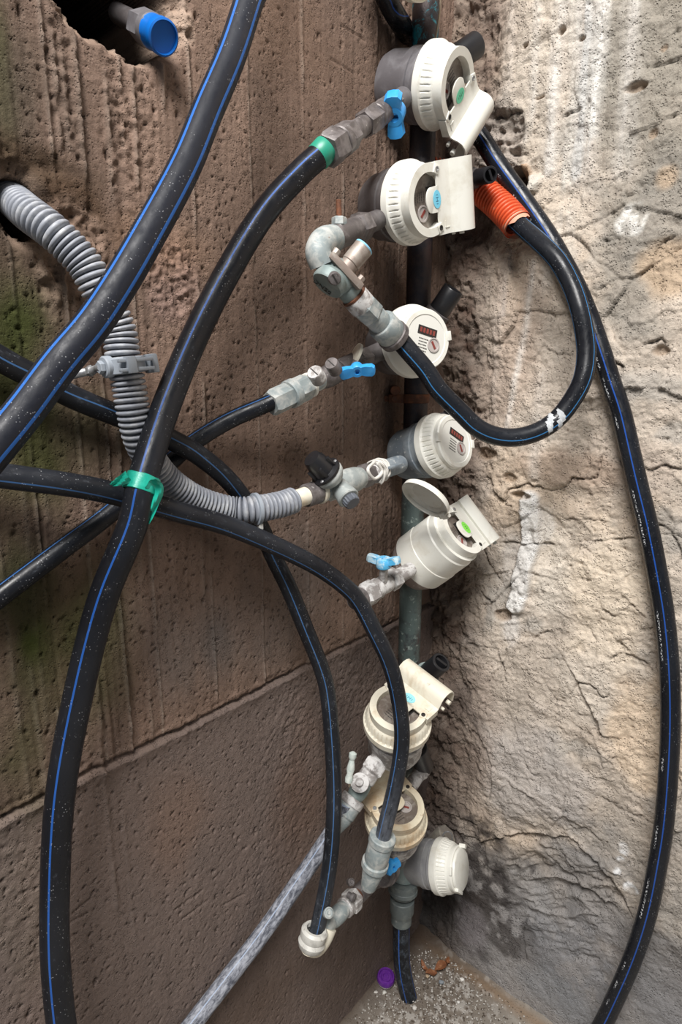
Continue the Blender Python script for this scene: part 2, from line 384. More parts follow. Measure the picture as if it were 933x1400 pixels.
# ------------------------------------------------------------------ left wall: board-marked concrete
def build_left():
    s = np.concatenate([np.arange(-.03, .72, .00155), np.linspace(.722, 1.9, 60)])
    z = np.concatenate([np.linspace(-.05, -.002, 6), np.arange(0, 1.50, .0016), np.linspace(1.503, 2.3, 60)])
    S, Zz = np.meshgrid(s, z, indexing='ij')
    wob = .002*fbm(S, Zz, 3, 4, 3, 5)
    h = .0022*fbm(S, Zz, 6, 3, 4, 1)
    above = sst(Zz, .646, .656)                       # the upper lift is board-marked, the lower is smoother
    xs = [(30, 500), (100, 500), (140, 500), (192, 500), (278, 500), (350, 400), (419, 400), (470, 400), (512, 400), (545, 500)]
    edges = sorted(wl(*p)[0] for p in xs)
    r = np.random.default_rng(3); base = np.array([.190, .128, .097])
    col = np.empty(S.shape+(3,)); col[:] = base
    bi = np.searchsorted(edges, (S+wob*.6).ravel()).reshape(S.shape)
    off = r.uniform(-.0012, .0012, 12); tone = r.uniform(.86, 1.10, 12); tone[-3:] *= .72; grain = np.array([.9, 1.3, .7, .45, .35, .5, .8, 1.0, 1.6, 1.2, .8, .6])[:12]  # leftmost boards toned down: stained boards plus light falloff put into the colour
    h += off[bi]*above; col *= (1+(tone[bi]-1)*above)[..., None]
    gr = grain[bi]*above+.25*(1-above)
    streak = fbm(S, Zz, 260, 5, 3, 21); streak2 = fbm(S+wob, Zz, 90, 2.2, 3, 31)
    h += gr*(.0008*streak+.0010*streak2)
    st3 = fbm(S, Zz, 55, 1.6, 4, 37); st4 = fbm(S, Zz, 170, 4, 3, 38)
    col *= (1+.16*streak2*gr+.08*streak*gr+.16*st3*above+.10*st4*(.4+.6*above))[..., None]
    for e, wdt, ht in [(edges[k], .0011, a) for k, a in zip(range(10), (.0006, .0012, .0016, .0022, .0012, .0018, .0012, .0020, .0014, .0012))]:
        br = sst(fbm(S, Zz, 4, 14, 3, int(e*1000)), -.35, .1)*(1+.5*fbm(S, Zz, 90, 120, 2, 39))
        col = lerp3(col, (.34, .27, .22), .5*br*above*np.exp(-((S-e-wob)/.0012)**2))
        h += 1.5*ht*np.exp(-((S-e-wob)/wdt)**2)*br*above
        h -= .0006*np.exp(-((S-e-wob+.0035)/.0014)**2)*above*br
    # mortar runs: thin dribbles standing proud
    for (px, y0, y1, a) in [(190, 540, 800, .002), (165, 560, 690, .0022), (150, 1000, 1250, .0022), (140, 930, 1010, .002), (240, 560, 720, .0012), (210, 930, 1010, .0012), (60, 560, 720, .0012), (105, 20, 220, .0026), (88, 60, 200, .0022), (185, 80, 250, .002), (150, 100, 270, .0022), (75, 0, 200, .0026), (222, 60, 160, .0016), (178, 1100, 1300, .001), (280, 700, 820, .0012), (20, 700, 1100, .0012), (50, 650, 1000, .001), (75, 900, 1400, .001)]:
        s0, z0 = wl(px, y0); s1, z1 = wl(px, y1)
        m_ = sst(Zz, z1-.01, z1+.01)*(1-sst(Zz, z0-.01, z0+.01)); lump = .6+.6*fbm(S, Zz, 60, 60, 3, int(px))
        rr_ = np.exp(-((S-(s0+s1)/2-wob*1.5)/.0020)**2)*m_*np.clip(lump, 0, 2); h += 1.5*a*rr_; col = lerp3(col, (.27, .215, .175), np.clip(.45*rr_, 0, 1))
    # coarse rough columns and patches
    def rough_patch(px, py, ex, ey, amp, sc=170, tint=None, seed=50, soft=.5):
        nonlocal h, col
        c = wl(px, py); ax = abs(wl(px+ex, py)[0]-c[0]); az = abs(wl(px, py+ey)[1]-c[1])
        q = ell(S, Zz, c, ax, az, .45*fbm(S, Zz, 26, 20, 4, seed)); m_ = 1-sst(q, 1-soft, 1+.1)
        n_ = fbm(S, Zz, sc, sc, 3, seed+3); h += amp*m_*(n_-.1)
        if tint is not None: col = lerp3(col, tint, m_*.6*(1+.5*n_))
        return m_
    rough_patch(235, 385, 40, 95, .0028, 260, (.27, .18, .15), 61)
    rough_patch(175, 165, 38, 130, .0026, 220, None, 62)
    rough_patch(88, 120, 26, 120, .0030, 200, None, 63)
    rough_patch(470, 950, 100, 75, .0016, 180, None, 64)
    rough_patch(520, 600, 40, 400, .0014, 230, None, 65)
    rough_patch(390, 1130, 60, 130, .0010, 150, None, 66)
    rough_patch(35, 1250, 55, 150, .0012, 170, (.16, .12, .07), 67)
    # construction joint
    zj = .651+.0022*fbm(S, Zz*0, 14, 1, 4, 71)+.0016*fbm(S, Zz*0, 90, 1, 2, 72)
    h -= .0075*np.exp(-((Zz-zj)/.0024)**2)*(.7+.3*fbm(S, Zz, 60, 60, 2, 73))
    h += (.0042+.0020*fbm(S, Zz, 80, 80, 3, 75))*np.exp(-np.clip(zj-.004-Zz, 0, 9)/.010)*(Zz < zj-.003)
    h += .0030*np.exp(-((Zz-zj-.008)/.005)**2)*fbm(S, Zz, 60, 110, 3, 74); col = lerp3(col, (.09, .065, .05), .5*np.exp(-((Zz-zj)/.002)**2))
    # scratches low on the wall
    for (a, b_) in [((240, 1245), (278, 1218)), ((250, 1258), (285, 1232)), ((305, 1240), (335, 1224)), ((100, 1250), (125, 1230)), ((98, 1262), (120, 1250)), ((470, 35), (500, 55)), ((455, 80), (485, 100))]:
        d, _, _ = poly_d(S, Zz, [wl(*a), wl(*b_)]); h -= .0018*np.exp(-(d/.0011)**2)
    # bug holes
    den = sst(fbm(S, Zz, 6, 4, 3, 83), -.4, .3)
    F1, F2, t3, t4, _, _ = worley(S+.002*fbm(S, Zz, 190, 190, 2, 81), Zz+.001*fbm(S, Zz, 190, 190, 2, 84), 150, 82, 1, .8)
    pk = (t3 > .80-.28*den); hole = np.clip(1-F1/(.07+.20*t4), 0, 1)*pk; h -= .0032*np.sqrt(hole)*(hole > 0)
    F1, F2, t3, t4, _, _ = worley(S, Zz, 34, 92, 1, .6)
    pk = (t3 > .68); hole = np.clip(1-F1/(.03+.06*t4), 0, 1)*pk; h -= .0045*np.sqrt(hole)
    h += .0006*fbm(S, Zz, 300, 300, 3, 95)+.0010*fbm(S, Zz, 60, 26, 4, 96)*(.3+.5*gr)
    # round form-tie mark
    c = wl(402, 629); q = np.sqrt((S-c[0])**2+(Zz-c[1])**2); h -= .0018*(1-sst(q, .0105, .0125)); h -= .0010*np.exp(-((q-.0115)/.001)**2)
    # stains with shapes of their own
    n1 = fbm(S, Zz, 14, 9, 5, 101); n2 = fbm(S, Zz, 5, 3, 4, 111); n3 = fbm(S, Zz, 45, 40, 3, 121)
    col *= (1+.22*n1+.18*n2+.14*n3)[..., None]
    col = lerp3(col, (.165, .132, .120), (1-above)*.70)
    def stain(px, py, ex, ey, c_, k, soft=.9, seed=1, nz=.5):
        nonlocal col
        c = wl(px, py); ax = abs(wl(px+ex, py)[0]-c[0]); az = abs(wl(px, py+ey)[1]-c[1])
        q = ell(S, Zz, c, ax, az, nz*fbm(S, Zz, 18, 10, 4, seed)); col = lerp3(col, c_, k*(1-sst(q, 1-soft, 1.15)))
    stain(300, 880, 60, 90, (.085, .085, .085), .6, .9, 131); stain(230, 880, 60, 110, (.17, .14, .125), .6, .9, 132)
    stain(400, 800, 60, 120, (.15, .13, .12), .45, .9, 133); stain(420, 1100, 50, 120, (.15, .085, .055), .5, .9, 134)
    stain(250, 1120, 60, 80, (.22, .135, .095), .4, .9, 135); stain(490, 1300, 90, 110, (.095, .065, .050), .65, .9, 136); stain(350, 1380, 130, 60, (.10, .065, .045), .5, .9, 137)
    stain(240, 340, 90, 60, (.27, .15, .08), .35, .9, 138); stain(400, 60, 120, 90, (.25, .16, .11), .3, .9, 139)
    stain(150, 1100, 70, 200, (.17, .125, .105), .5, .9, 140)
    # moss
    ms = [(40, 440, 75, 110, .95), (10, 480, 60, 160, .85), (60, 640, 90, 90, .85), (110, 860, 90, 130, .7), (40, 880, 75, 160, 1.), (20, 1040, 60, 90, .6), (5, 90, 22, 170, .75), (130, 560, 50, 60, .45), (170, 600, 40, 80, .3)]
    for k, (px, py, ex, ey, a) in enumerate(ms): stain(px, py, ex, ey, (.036, .044, .007), a, .95, 150+k, .7)
    stain(25, 130, 50, 170, (.075, .060, .042), .65, .9, 174); stain(95, 150, 30, 130, (.12, .085, .065), .5, .9, 175); stain(20, 800, 70, 60, (.045, .045, .018), .7, .9, 170)  # dark left-edge stains whose colour also carries the light falloff there
    stain(60, 230, 90, 60, (.060, .036, .020), .85, .5, 171, .6); stain(110, 290, 45, 45, (.07, .040, .022), .8, .5, 172, .6); stain(10, 330, 50, 70, (.05, .035, .02), .6, .9, 173)
    # holes broken through the wall
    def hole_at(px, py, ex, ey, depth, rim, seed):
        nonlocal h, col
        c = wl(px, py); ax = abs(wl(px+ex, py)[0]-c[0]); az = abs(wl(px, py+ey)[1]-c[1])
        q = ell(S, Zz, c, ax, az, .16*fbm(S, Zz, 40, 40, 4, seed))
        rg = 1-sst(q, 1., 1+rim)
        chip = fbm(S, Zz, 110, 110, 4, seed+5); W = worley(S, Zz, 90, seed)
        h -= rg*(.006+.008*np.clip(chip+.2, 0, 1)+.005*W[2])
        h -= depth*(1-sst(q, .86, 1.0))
        col = lerp3(col, (.30, .215, .16), rg*.7*(.7+.3*W[2])); col = lerp3(col, (.012, .009, .007), 1-sst(q, .96, 1.03))  # inside and sidewalls coloured near black, painted shade of the hole
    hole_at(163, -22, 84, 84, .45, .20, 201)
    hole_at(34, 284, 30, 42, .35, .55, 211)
    rough_patch(110, 330, 45, 60, .0070, 95, (.27, .185, .14), 221)
    rough_patch(70, 365, 22, 70, .0065, 110, (.26, .19, .14), 222)
    rough_patch(250, 25, 22, 45, .0075, 120, (.42, .31, .24), 223, .3)
    rough_patch(40, 240, 80, 60, .0050, 70, None, 224)
    h = h-.002
    m = wall_mat('board_marked_concrete', .30, .8, .0018, 480, (380, .22, .40, 1.2))
    wall_mesh('wall_left', S, Zz, C, -U, N, h, col, m)
build_left()

# ------------------------------------------------------------------ right wall: rough stone and old mortar
def q7(x, y): return (600+x/2.802, y/2.802)
def q3(x, y): return (600+x/2.802, 180+y/2.802)
def q4(x, y): return (600+x/2.802, 600+y/2.802)
def q5(x, y): return (560+x/2.501, 1000+y/2.501)
def build_right():
    s = np.concatenate([np.linspace(-.04, -.003, 8), np.arange(0, .46, .0016), np.linspace(.463, 1.7, 70)])
    z = np.concatenate([np.linspace(-.05, -.002, 6), np.arange(0, 1.56, .0017), np.linspace(1.563, 2.3, 60)])
    S, Zz = np.meshgrid(s, z, indexing='ij')
    wx = .012*fbm(S, Zz, 14, 14, 3, 301); wy = .012*fbm(S, Zz, 14, 14, 3, 311)
    lowp = (1-sst(Zz, .16, .30))                                       # smooth render near the floor
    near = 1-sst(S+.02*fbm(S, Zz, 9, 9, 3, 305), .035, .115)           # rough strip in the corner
    h = .010*fbm(S, Zz, 5, 4, 4, 321)+.004*fbm(S+wx, Zz+wy, 22, 22, 4, 331)
    # chipped stone faces: tilted facets with a crack between them
    F1, F2, t3, t4, dx, dy = worley(S+wx, Zz+wy, 11, 341, .8, 1.)
    fac = (t3-.5)*dx+(t4-.5)*dy
    h += .011*fac*(1-lowp)
    rg = 1-np.abs(fbm(S+wx*.6, Zz+wy*.6, 30, 34, 5, 347)); h += .0035*(rg-.7)*(1-.5*lowp); rg2 = 1-np.abs(fbm(S, Zz, 95, 95, 4, 348)); h += .0016*(rg2-.7)*sst(fbm(S, Zz, 9, 9, 3, 349), -.4, .2)
    cr = np.exp(-((F2-F1)/.022)**2)*sst(fbm(S, Zz, 8, 8, 3, 345), .1, .4); h -= .002*cr*(1-lowp)
    F1, F2, t3, t4, dx, dy = worley(S+wx*.5, Zz+wy*.5, 38, 351, .8, 1.2)
    fac2 = (t3-.5)*dx+(t4-.5)*dy; h += .0042*fac2*(1-.6*lowp)*(1+1.5*near)
    h += (.0014+.0035*near)*fbm(S, Zz, 75, 75, 4, 361)+.0014*fbm(S, Zz, 300, 300, 3, 371)
    h += near*(.014*fbm(S, Zz, 22, 18, 4, 381)-.012)
    h -= near*.008*np.clip(fbm(S, Zz, 120, 90, 3, 383), 0, 1)
    h *= (1-.45*lowp)
    # colour: pale mortar, warm stone, grey stone
    n1 = fbm(S, Zz, 7, 7, 5, 401); n2 = fbm(S+wx, Zz+wy, 18, 18, 4, 411); n3 = fbm(S, Zz, 60, 60, 3, 421)
    col = np.empty(S.shape+(3,)); col[:] = (.54, .465, .39)
    col = lerp3(col, (.56, .44, .33), sst(n1, .05, .5)*.7); col = lerp3(col, (.34, .325, .30), sst(n2, .1, .5)*.55)
    col *= (1+.20*n3+.08*fac2*3+.10*n2)[..., None]
    col *= (1-.25*cr)[..., None]
    def blob(px, py, ex, ey, c_, k, soft=.6, seed=1, nz=.45, dh=0., gr=0.):
        nonlocal col, h
        c = wr(px, py); ax = abs(wr(px+ex, py)[0]-c[0]); az = abs(wr(px, py+ey)[1]-c[1])
        q = ell(S, Zz, c, ax, az, nz*fbm(S, Zz, 20, 20, 4, seed)); m_ = 1-sst(q, 1-soft, 1.1)
        if gr: m_ = m_*(1-gr+gr*sst(gfield, -.35, .15))
        if c_ is not None: col = lerp3(col, c_, k*m_)
        h += dh*m_
        return m_
    gfield = fbm(S+wx*.5, Zz+wy*.5, 55, 48, 5, 456)+.6*n2
    # large regions read off the wall
    blob(890, 80, 150, 260, (.245, .225, .19), .85, .5, 431); blob(880, 330, 80, 150, (.26, .24, .21), .8, .5, 432)
    blob(730, 120, 60, 200, (.50, .44, .37), .6, .6, 433); blob(760, 300, 60, 90, (.56, .49, .41), .5, .6, 434)
    blob(915, 370, 45, 45, (.48, .36, .25), .8, .4, 435, dh=-.005); blob(910, 240, 22, 22, (.48, .36, .25), .7, .5, 436)
    blob(700, 480, 60, 130, (.43, .33, .26), .7, .6, 437); blob(860, 640, 90, 50, (.42, .34, .28), .5, .6, 438)
    blob(760, 640, 90, 30, (.40, .30, .23), .7, .5, 439, dh=.003); blob(820, 820, 80, 120, (.74, .63, .50), .8, .6, 440)
    blob(745, 780, 40, 100, (.72, .65, .56), .7, .6, 441); blob(800, 940, 60, 70, (.68, .60, .51), .7, .6, 442)
    blob(880, 1010, 60, 90, (.72, .57, .42), .75, .4, 443, dh=-.003); blob(720, 1060, 100, 90, (.46, .42, .39), .75, .5, 444, dh=.006)
    blob(650, 1060, 40, 90, (.36, .28, .225), .7, .7, 445); blob(850, 1170, 60, 70, (.34, .31, .275), .6, .6, 446)
    blob(800, 1230, 90, 100, (.245, .24, .24), .8, .5, 447); blob(780, 1330, 110, 80, (.15, .155, .165), .8, .6, 466, .7, 0, .7); blob(720, 1220, 70, 50, (.34, .33, .32), .5, .6, 448)
    blob(900, 1330, 80, 110, (.15, .145, .145), .8, .6, 449); blob(930, 1200, 40, 90, (.30, .27, .24), .5, .6, 450)
    blob(650, 960, 40, 90, (.38, .30, .25), .6, .7, 451)
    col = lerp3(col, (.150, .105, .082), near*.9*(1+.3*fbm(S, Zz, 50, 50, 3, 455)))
    # grey plaster at the bottom, soot, darker patches up along the corner
    col = lerp3(col, (.27, .265, .27), lowp*.8); 
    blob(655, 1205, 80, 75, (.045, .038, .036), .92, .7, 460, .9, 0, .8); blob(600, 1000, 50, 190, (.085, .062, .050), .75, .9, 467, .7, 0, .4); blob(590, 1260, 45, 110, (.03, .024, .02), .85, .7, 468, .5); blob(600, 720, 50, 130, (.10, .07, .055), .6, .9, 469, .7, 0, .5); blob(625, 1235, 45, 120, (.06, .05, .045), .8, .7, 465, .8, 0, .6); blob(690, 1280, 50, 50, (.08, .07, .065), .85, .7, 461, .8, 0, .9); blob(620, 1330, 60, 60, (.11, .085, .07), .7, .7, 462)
    blob(645, 1270, 30, 40, (.27, .245, .25), .6, .6, 463); blob(760, 1360, 60, 40, (.24, .245, .255), .6, .6, 464)
    # lime streaks running down
    for pts, wd, k, cc in [([q7(478, -20), q7(450, 200), q7(430, 400), q7(405, 640)], .006, .75, (.66, .62, .57)), ([q7(385, -20), q7(352, 400), q7(318, 520)], .004, .6, (.62, .57, .51)),
                       ([q7(570, -20), q7(556, 300), q7(530, 480), q7(520, 640)], .012, .75, (.52, .51, .49)), ([q7(640, -20), q7(608, 250), q7(575, 500)], .005, .85, (.68, .66, .62)),
                       ([q7(745, -20), q7(725, 250), q7(700, 650)], .008, .55, (.52, .49, .45)), ([q7(520, -20), q7(500, 400), q7(470, 700)], .005, .5, (.6, .56, .5)), ([q7(270, -10), q7(262, 400)], .006, .4, (.56, .5, .44)),
                       ([q3(480, 330), q3(450, 420), q3(400, 560)], .014, .45, (.62, .57, .51)), ([q3(355, 500), q3(330, 750), q3(290, 950), q3(262, 1150)], .0035, .7, (.66, .60, .54)),
                       ([q3(240, 480), q3(215, 800), q3(205, 1100)], .006, .45, (.50, .42, .36)), ([q3(400, 930), q3(380, 1100), q4(370, 140)], .006, .5, (.58, .52, .46)), ([q3(270, 450), q3(250, 700)], .003, .5, (.5, .43, .38))]:
        d, _, al = poly_d(S+wx*.12, Zz, [wr(*p) for p in pts]); m_ = np.exp(-(d/(wd*1.35))**2)*(.75+.6*fbm(S, Zz, 160, 12, 3, 471))
        col = lerp3(col, cc, np.clip(m_*k*1.6, 0, .95)); h += .0012*m_
    # calcite crust
    pts = [wr(*q4(345, 235)), wr(*q4(340, 400)), wr(*q4(310, 520)), wr(*q4(285, 640))]
    d, _, al = poly_d(S+wx*.5, Zz, pts); m_ = 1-sst(d, .010, .0165); h += m_*(.010+.007*fbm(S, Zz, 70, 40, 3, 481)); col = lerp3(col, (.84, .82, .79), m_*.95)
    blob(740, 720, 16, 30, (.70, .66, .61), .6, .5, 482); blob(862, 300, 20, 26, (.76, .74, .70), .9, .7, 483, 1.2, 0, .9)
    blob(700, 770, 25, 60, (.62, .58, .54), .5, .7, 484); blob(697, 860, 14, 26, (.70, .66, .62), .7, .6, 485)
    for px, py in ((850, 1164), (862, 1170), (847, 1176), (845, 1192), (858, 1186), (862, 1216)): blob(px, py, 9, 6, (.76, .76, .76), .95, .4, 490+px+py, 2.0, 0, .9)
    # cracks: groove with one lip standing over the other
    cracks = [([q3(560, 610), q3(610, 600), q3(680, 560), q3(740, 560), q3(800, 520), q3(830, 450), q3(870, 410), q3(935, 385)], .006, .003),
              ([q4(120, 140), q4(200, 160), q4(210, 210), q4(250, 240), q4(265, 190), q4(340, 170), q4(430, 200), q4(490, 180), q4(510, 155), q4(600, 150), q4(640, 40), q4(690, 40)], .007, .005),
              ([q4(480, 310), q4(560, 310), q4(640, 320)], .005, .003), ([q4(230, 400), q4(330, 400), q4(440, 405)], .006, .004), ([q4(530, 415), q4(560, 395), q4(690, 385), q4(770, 380)], .005, .003),
              ([q4(170, 950), q4(200, 920), q4(250, 850), q4(255, 800)], .004, .001), ([q4(340, 850), q4(345, 790), q4(380, 750), q4(430, 745)], .005, .003),
              ([q4(645, 850), q4(690, 825), q4(760, 845), q4(810, 880)], .005, .003), ([q4(490, 1000), q4(530, 930), q4(600, 960), q4(620, 995), q4(645, 990), q4(655, 900)], .005, .003),
              ([q4(760, 75), q4(810, 120), q4(870, 100), q4(935, 130)], .006, .004), ([q4(810, 310), q4(870, 340), q4(935, 380)], .005, .003), ([q4(380, 900), q4(410, 960), q4(440, 1010), q4(480, 1020)], .005, -.003),
              ([q4(140, 580), q4(200, 630), q4(240, 590), q4(330, 500)], .006, .004), ([q4(160, 430), q4(230, 550)], .006, .003), ([q4(550, 700), q4(600, 790), q4(590, 880), q4(560, 930)], .003, .002), ([q4(620, 650), q4(680, 690)], .004, .002),
              ([q5(60, 330), q5(100, 330), q5(170, 355), q5(240, 385), q5(330, 365), q5(430, 360), q5(490, 375), q5(540, 370), q5(600, 420), q5(640, 460), q5(700, 520), q5(740, 590), q5(770, 650)], .011, .009),
              ([q5(400, 630), q5(380, 700), q5(400, 800)], .004, .002), ([q5(520, 440), q5(560, 500), q5(640, 520)], .004, .003), ([q5(620, 0), q5(660, 70), q5(720, 130), q5(720, 200), q5(750, 230), q5(850, 250)], .004, -.003),
              ([q5(135, 600), q5(135, 770)], .004, .001), ([q7(180, 430), q7(250, 425), q7(320, 420)], .010, .008), ([q7(240, 575), q7(330, 580)], .008, .004), ([q3(180, 985), q3(230, 1020), q3(450, 1050)], .0025, .001),
              ([q3(350, 880), q3(400, 820), q3(460, 850), q3(530, 860)], .003, .002), ([q3(620, 410), q3(660, 415)], .005, .003), ([q3(670, 880), q3(720, 900)], .008, .005), ([q3(780, 820), q3(860, 790), q3(880, 810)], .008, .005),
              ([q7(460, 440), q7(500, 415), q7(545, 408)], .007, .003), ([q7(800, 250), q7(933, 215)], .004, .003), ([q3(700, 290), q3(740, 290), q3(790, 300)], .005, .003), ([q4(600, 1060), q4(520, 1000)], .003, .002)]
    jit = .0012*fbm(S, Zz, 120, 120, 3, 501); jj = .0012*fbm(S, Zz, 130, 130, 3, 511)
    for k, (pts, dep, lip) in enumerate(cracks):
        P_ = [wr(*p) for p in pts]; xs_ = [p[0] for p in P_]; zs_ = [p[1] for p in P_]
        i0, i1 = np.searchsorted(s, (min(xs_)-.03, max(xs_)+.03)); j0, j1 = np.searchsorted(z, (min(zs_)-.03, max(zs_)+.03)); sl = (slice(i0, i1), slice(j0, j1))
        d, sd, al = poly_d(S[sl]+jit[sl]*2+wx[sl]*.15, Zz[sl]+jj[sl]*2+wy[sl]*.15, P_); tap = np.clip(np.minimum(al, 1-al)*8, 0, 1)
        wv = .45+.8*np.clip(fbm(S[sl], Zz[sl], 60, 60, 3, 515+k)+.3, 0, 1); h[sl] -= .8*dep*tap*wv*np.exp(-(d/.0011)**2); h[sl] += lip*tap*wv*np.sign(sd)*np.exp(-d/.012)*.6
        col[sl] *= (1-.15*tap*np.exp(-(d/.0014)**2))[..., None]
    # below the overhang the big grey stone sits back; its strata slope
    m_ = blob(760, 1230, 110, 90, None, 0, .5, 521); fo = 1-np.abs(fbm(S*.8+Zz*.6+wx, Zz*.8-S*.5+wy, 12, 40, 5, 523)); h += m_*(.020*(fo-.75)-.006); col *= (1-m_*(1-fo)*.35)[..., None]
    # broken-out recess with bits of brick, by the black pipe
    m_ = blob(672, 205, 44, 55, (.38, .33, .29), .8, .25, 531, .35, -.010); h += m_*.012*fbm(S, Zz+.25*S, 25, 130, 4, 533)
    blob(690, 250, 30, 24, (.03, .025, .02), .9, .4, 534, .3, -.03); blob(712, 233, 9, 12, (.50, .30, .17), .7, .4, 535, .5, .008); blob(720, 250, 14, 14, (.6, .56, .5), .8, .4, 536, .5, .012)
    # pits and chips
    for px, py, ex, ey, dp in ((868, 117, 17, 9, .009), (768, 40, 6, 7, .009), (795, 51, 6, 4, .008), (718, 61, 4, 3, .006), (906, 62, 4, 4, .003), (738, 130, 9, 3, .004), (711, 678, 14, 5, .010), (660, 622, 14, 8, .008), (683, 842, 9, 6, .008), (905, 480, 14, 10, .006), (700, 655, 12, 8, .006), (890, 180, 7, 8, .004)):
        blob(px, py, ex, ey, (.30, .21, .14), .6, .4, 540+px, 1.1, -dp)
    F1, F2, t3, t4, _, _ = worley(S+wx*.2, Zz+wy*.2, 110, 551); hole = np.clip(1-F1/(.08+.16*t4), 0, 1)*(t3 > .72); h -= .0030*np.sqrt(hole)*(1-.5*lowp)
    h = h-.004
    m = wall_mat('rough_stone_and_mortar', .42, .85, .0022, 430, (300, .20, .42, 1.1))
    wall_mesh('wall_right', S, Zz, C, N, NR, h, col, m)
build_right()

# ------------------------------------------------------------------ floor
def build_floor():
    a = np.concatenate([np.arange(-.06, .5, .003), np.linspace(.51, 1.8, 40)]); A, B = np.meshgrid(a, a, indexing='ij')   # A along left wall toward viewer, B along right wall
    h = .003*fbm(A, B, 14, 14, 4, 601)+.0015*fbm(A, B, 90, 90, 3, 611)
    grit = np.exp(-((B-.10)/.09)**2)*(1-sst(A, .30, .55)); W = worley(A, B, 160, 621)
    h += grit*.0022*(1-W[0]*1.4)*(W[2] > .35)+.006*np.exp(-B/.03)+.006*np.exp(-A/.03)
    col = np.empty(A.shape+(3,)); col[:] = (.34, .31, .27); n1 = fbm(A, B, 22, 22, 4, 631); col *= (1+.18*n1)[..., None]
    col = lerp3(col, (.14, .11, .085), grit*.7); col = lerp3(col, (.55, .52, .48), grit*(W[2] > .75)*.7)
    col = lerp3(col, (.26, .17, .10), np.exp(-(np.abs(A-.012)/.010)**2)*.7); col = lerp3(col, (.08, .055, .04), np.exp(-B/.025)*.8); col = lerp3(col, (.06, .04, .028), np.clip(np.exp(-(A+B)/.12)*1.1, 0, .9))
    P = np.empty(A.shape+(3,), np.float32)
    P[..., 0] = C[0]-U[0]*A+N[0]*B; P[..., 1] = C[1]-U[1]*A+N[1]*B; P[..., 2] = h
    na, nb = A.shape; idx = np.arange(na*nb).reshape(na, nb)
    q = np.stack([idx[:-1, :-1], idx[1:, :-1], idx[1:, 1:], idx[:-1, 1:]], -1).reshape(-1, 4)
    if np.cross(P[1, 0]-P[0, 0], P[0, 1]-P[0, 0])[2] < 0: q = q[:, ::-1]
    me = bpy.data.meshes.new('floor'); me.from_pydata(P.reshape(-1, 3).tolist(), [], q.tolist()); me.polygons.foreach_set('use_smooth', np.ones(len(q), bool))
    ca = me.color_attributes.new('Col', 'FLOAT_COLOR', 'POINT'); cc = np.ones((na*nb, 4), np.float32); cc[:, :3] = np.clip(col.reshape(-1, 3), 0, 1); ca.data.foreach_set('color', cc.reshape(-1))
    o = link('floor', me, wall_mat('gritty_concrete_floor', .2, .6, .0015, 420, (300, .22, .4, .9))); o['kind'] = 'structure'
build_floor()
def FP(px, py, z=.003):
    r = ray(px, py); t = (z-CAMH)/r[2]; return Vector((r[0]*t, r[1]*t, z))
def stone_bm(bm, c, r, rd):
    v = bmesh.ops.create_icosphere(bm, subdivisions=1, radius=r)['verts']
    sx, sy, sz = rd.uniform(.7, 1.3), rd.uniform(.7, 1.3), rd.uniform(.5, .8)
    for q in v: q.co = Vector((q.co.x*sx*rd.uniform(.8, 1.2), q.co.y*sy*rd.uniform(.8, 1.2), q.co.z*sz*rd.uniform(.8, 1.2)))+c
rd = random.Random(5)
for nm, cols, cnt, lab in (('gravel', (.50, .47, .43), 1500, 'pale grit and crumbs of mortar scattered in the floor corner'), ('gravel', (.10, .075, .055), 900, 'dark brown crumbs and dirt mixed in the floor corner')):
    bm = bmesh.new()
    for _ in range(cnt):
        A_ = abs(rd.gauss(.12, .10))+.01; B_ = abs(rd.gauss(.10, .07))+.006
        p = C-U*A_+N*B_; stone_bm(bm, Vector((p[0], p[1], .0045+rd.uniform(0, .002))), rd.uniform(.0005, .0016), rd)
    o = obj(nm, bm, grime('crumb_%d' % cnt, cols, tuple(x*.7 for x in cols), None, 200, rough=.9), None, smooth=False); tag(o, lab, 'gravel'); o['kind'] = 'stuff'

# ------------------------------------------------------------------ hoses
def PP(p):
    if isinstance(p[-1], str):
        return {'R': PR, 'D': PD, 'L': PL}[p[-1]](p[0], p[1], p[2])
    return PL(*p)
def hose(name, label, pts, r, mat, cat='pipe', ref=None, turn=0., twist=0., seg=28, group=None, step=.004):
    path, L = smooth_path([PP(p) for p in pts], step)
    if ref is None: ref = Vector((-.1, -1, .35))
    o = obj(name, tube(bmesh.new(), path, r, seg, ref, turn, twist), mat, None, angle=50); tag(o, label, cat, group); return o, path
P_E = pipe_mat('pipe_blue_striped_clean', .12, (.16, .18, .24), 4, .034, .0, base=(.006, .007, .012), stripe=(.02, .12, .42), rough=.48)
P_F = pipe_mat('pipe_blue_striped', .22, (.20, .22, .26), 2, .022, .0, stripe=(.014, .09, .36), rough=.34)
P_N = pipe_mat('pipe_thin_striped', .28, (.24, .27, .32), 2, .022, .0, stripe=(.03, .12, .34), rough=.32)
P_H = pipe_mat('pipe_dusty_striped', .30, (.26, .29, .34), 2, .020, .0, stripe=(.04, .12, .28), rough=.40, grad=(.75, 1.10, .45))
P_K = pipe_mat('pipe_limed_white', .62, (.50, .52, .58), 2, .02, .0, base=(.045, .05, .07), stripe=(.25, .34, .5), rough=.6)
P_R = pipe_mat('pipe_printed_glossy', .16, (.22, .25, .30), 2, .020, .0, stripe=(.01, .07, .34), rough=.24, text=.10)
hose('water_pipe', 'thickest black pipe with blue stripes crossing the upper left in front', [(385, -330, .05), (372, -180, .056), (352, -40, .062), (348, -15, .064), (341, 0, .066), (316, 77, .074), (283, 154, .082), (251, 232, .090), (195, 335, .098), (160, 394, .100), (125, 446, .100), (82, 497, .099), (36, 559, .098), (0, 603, .098), (-40, 650, .098), (-100, 715, .09)], .0118, P_E, turn=.30)
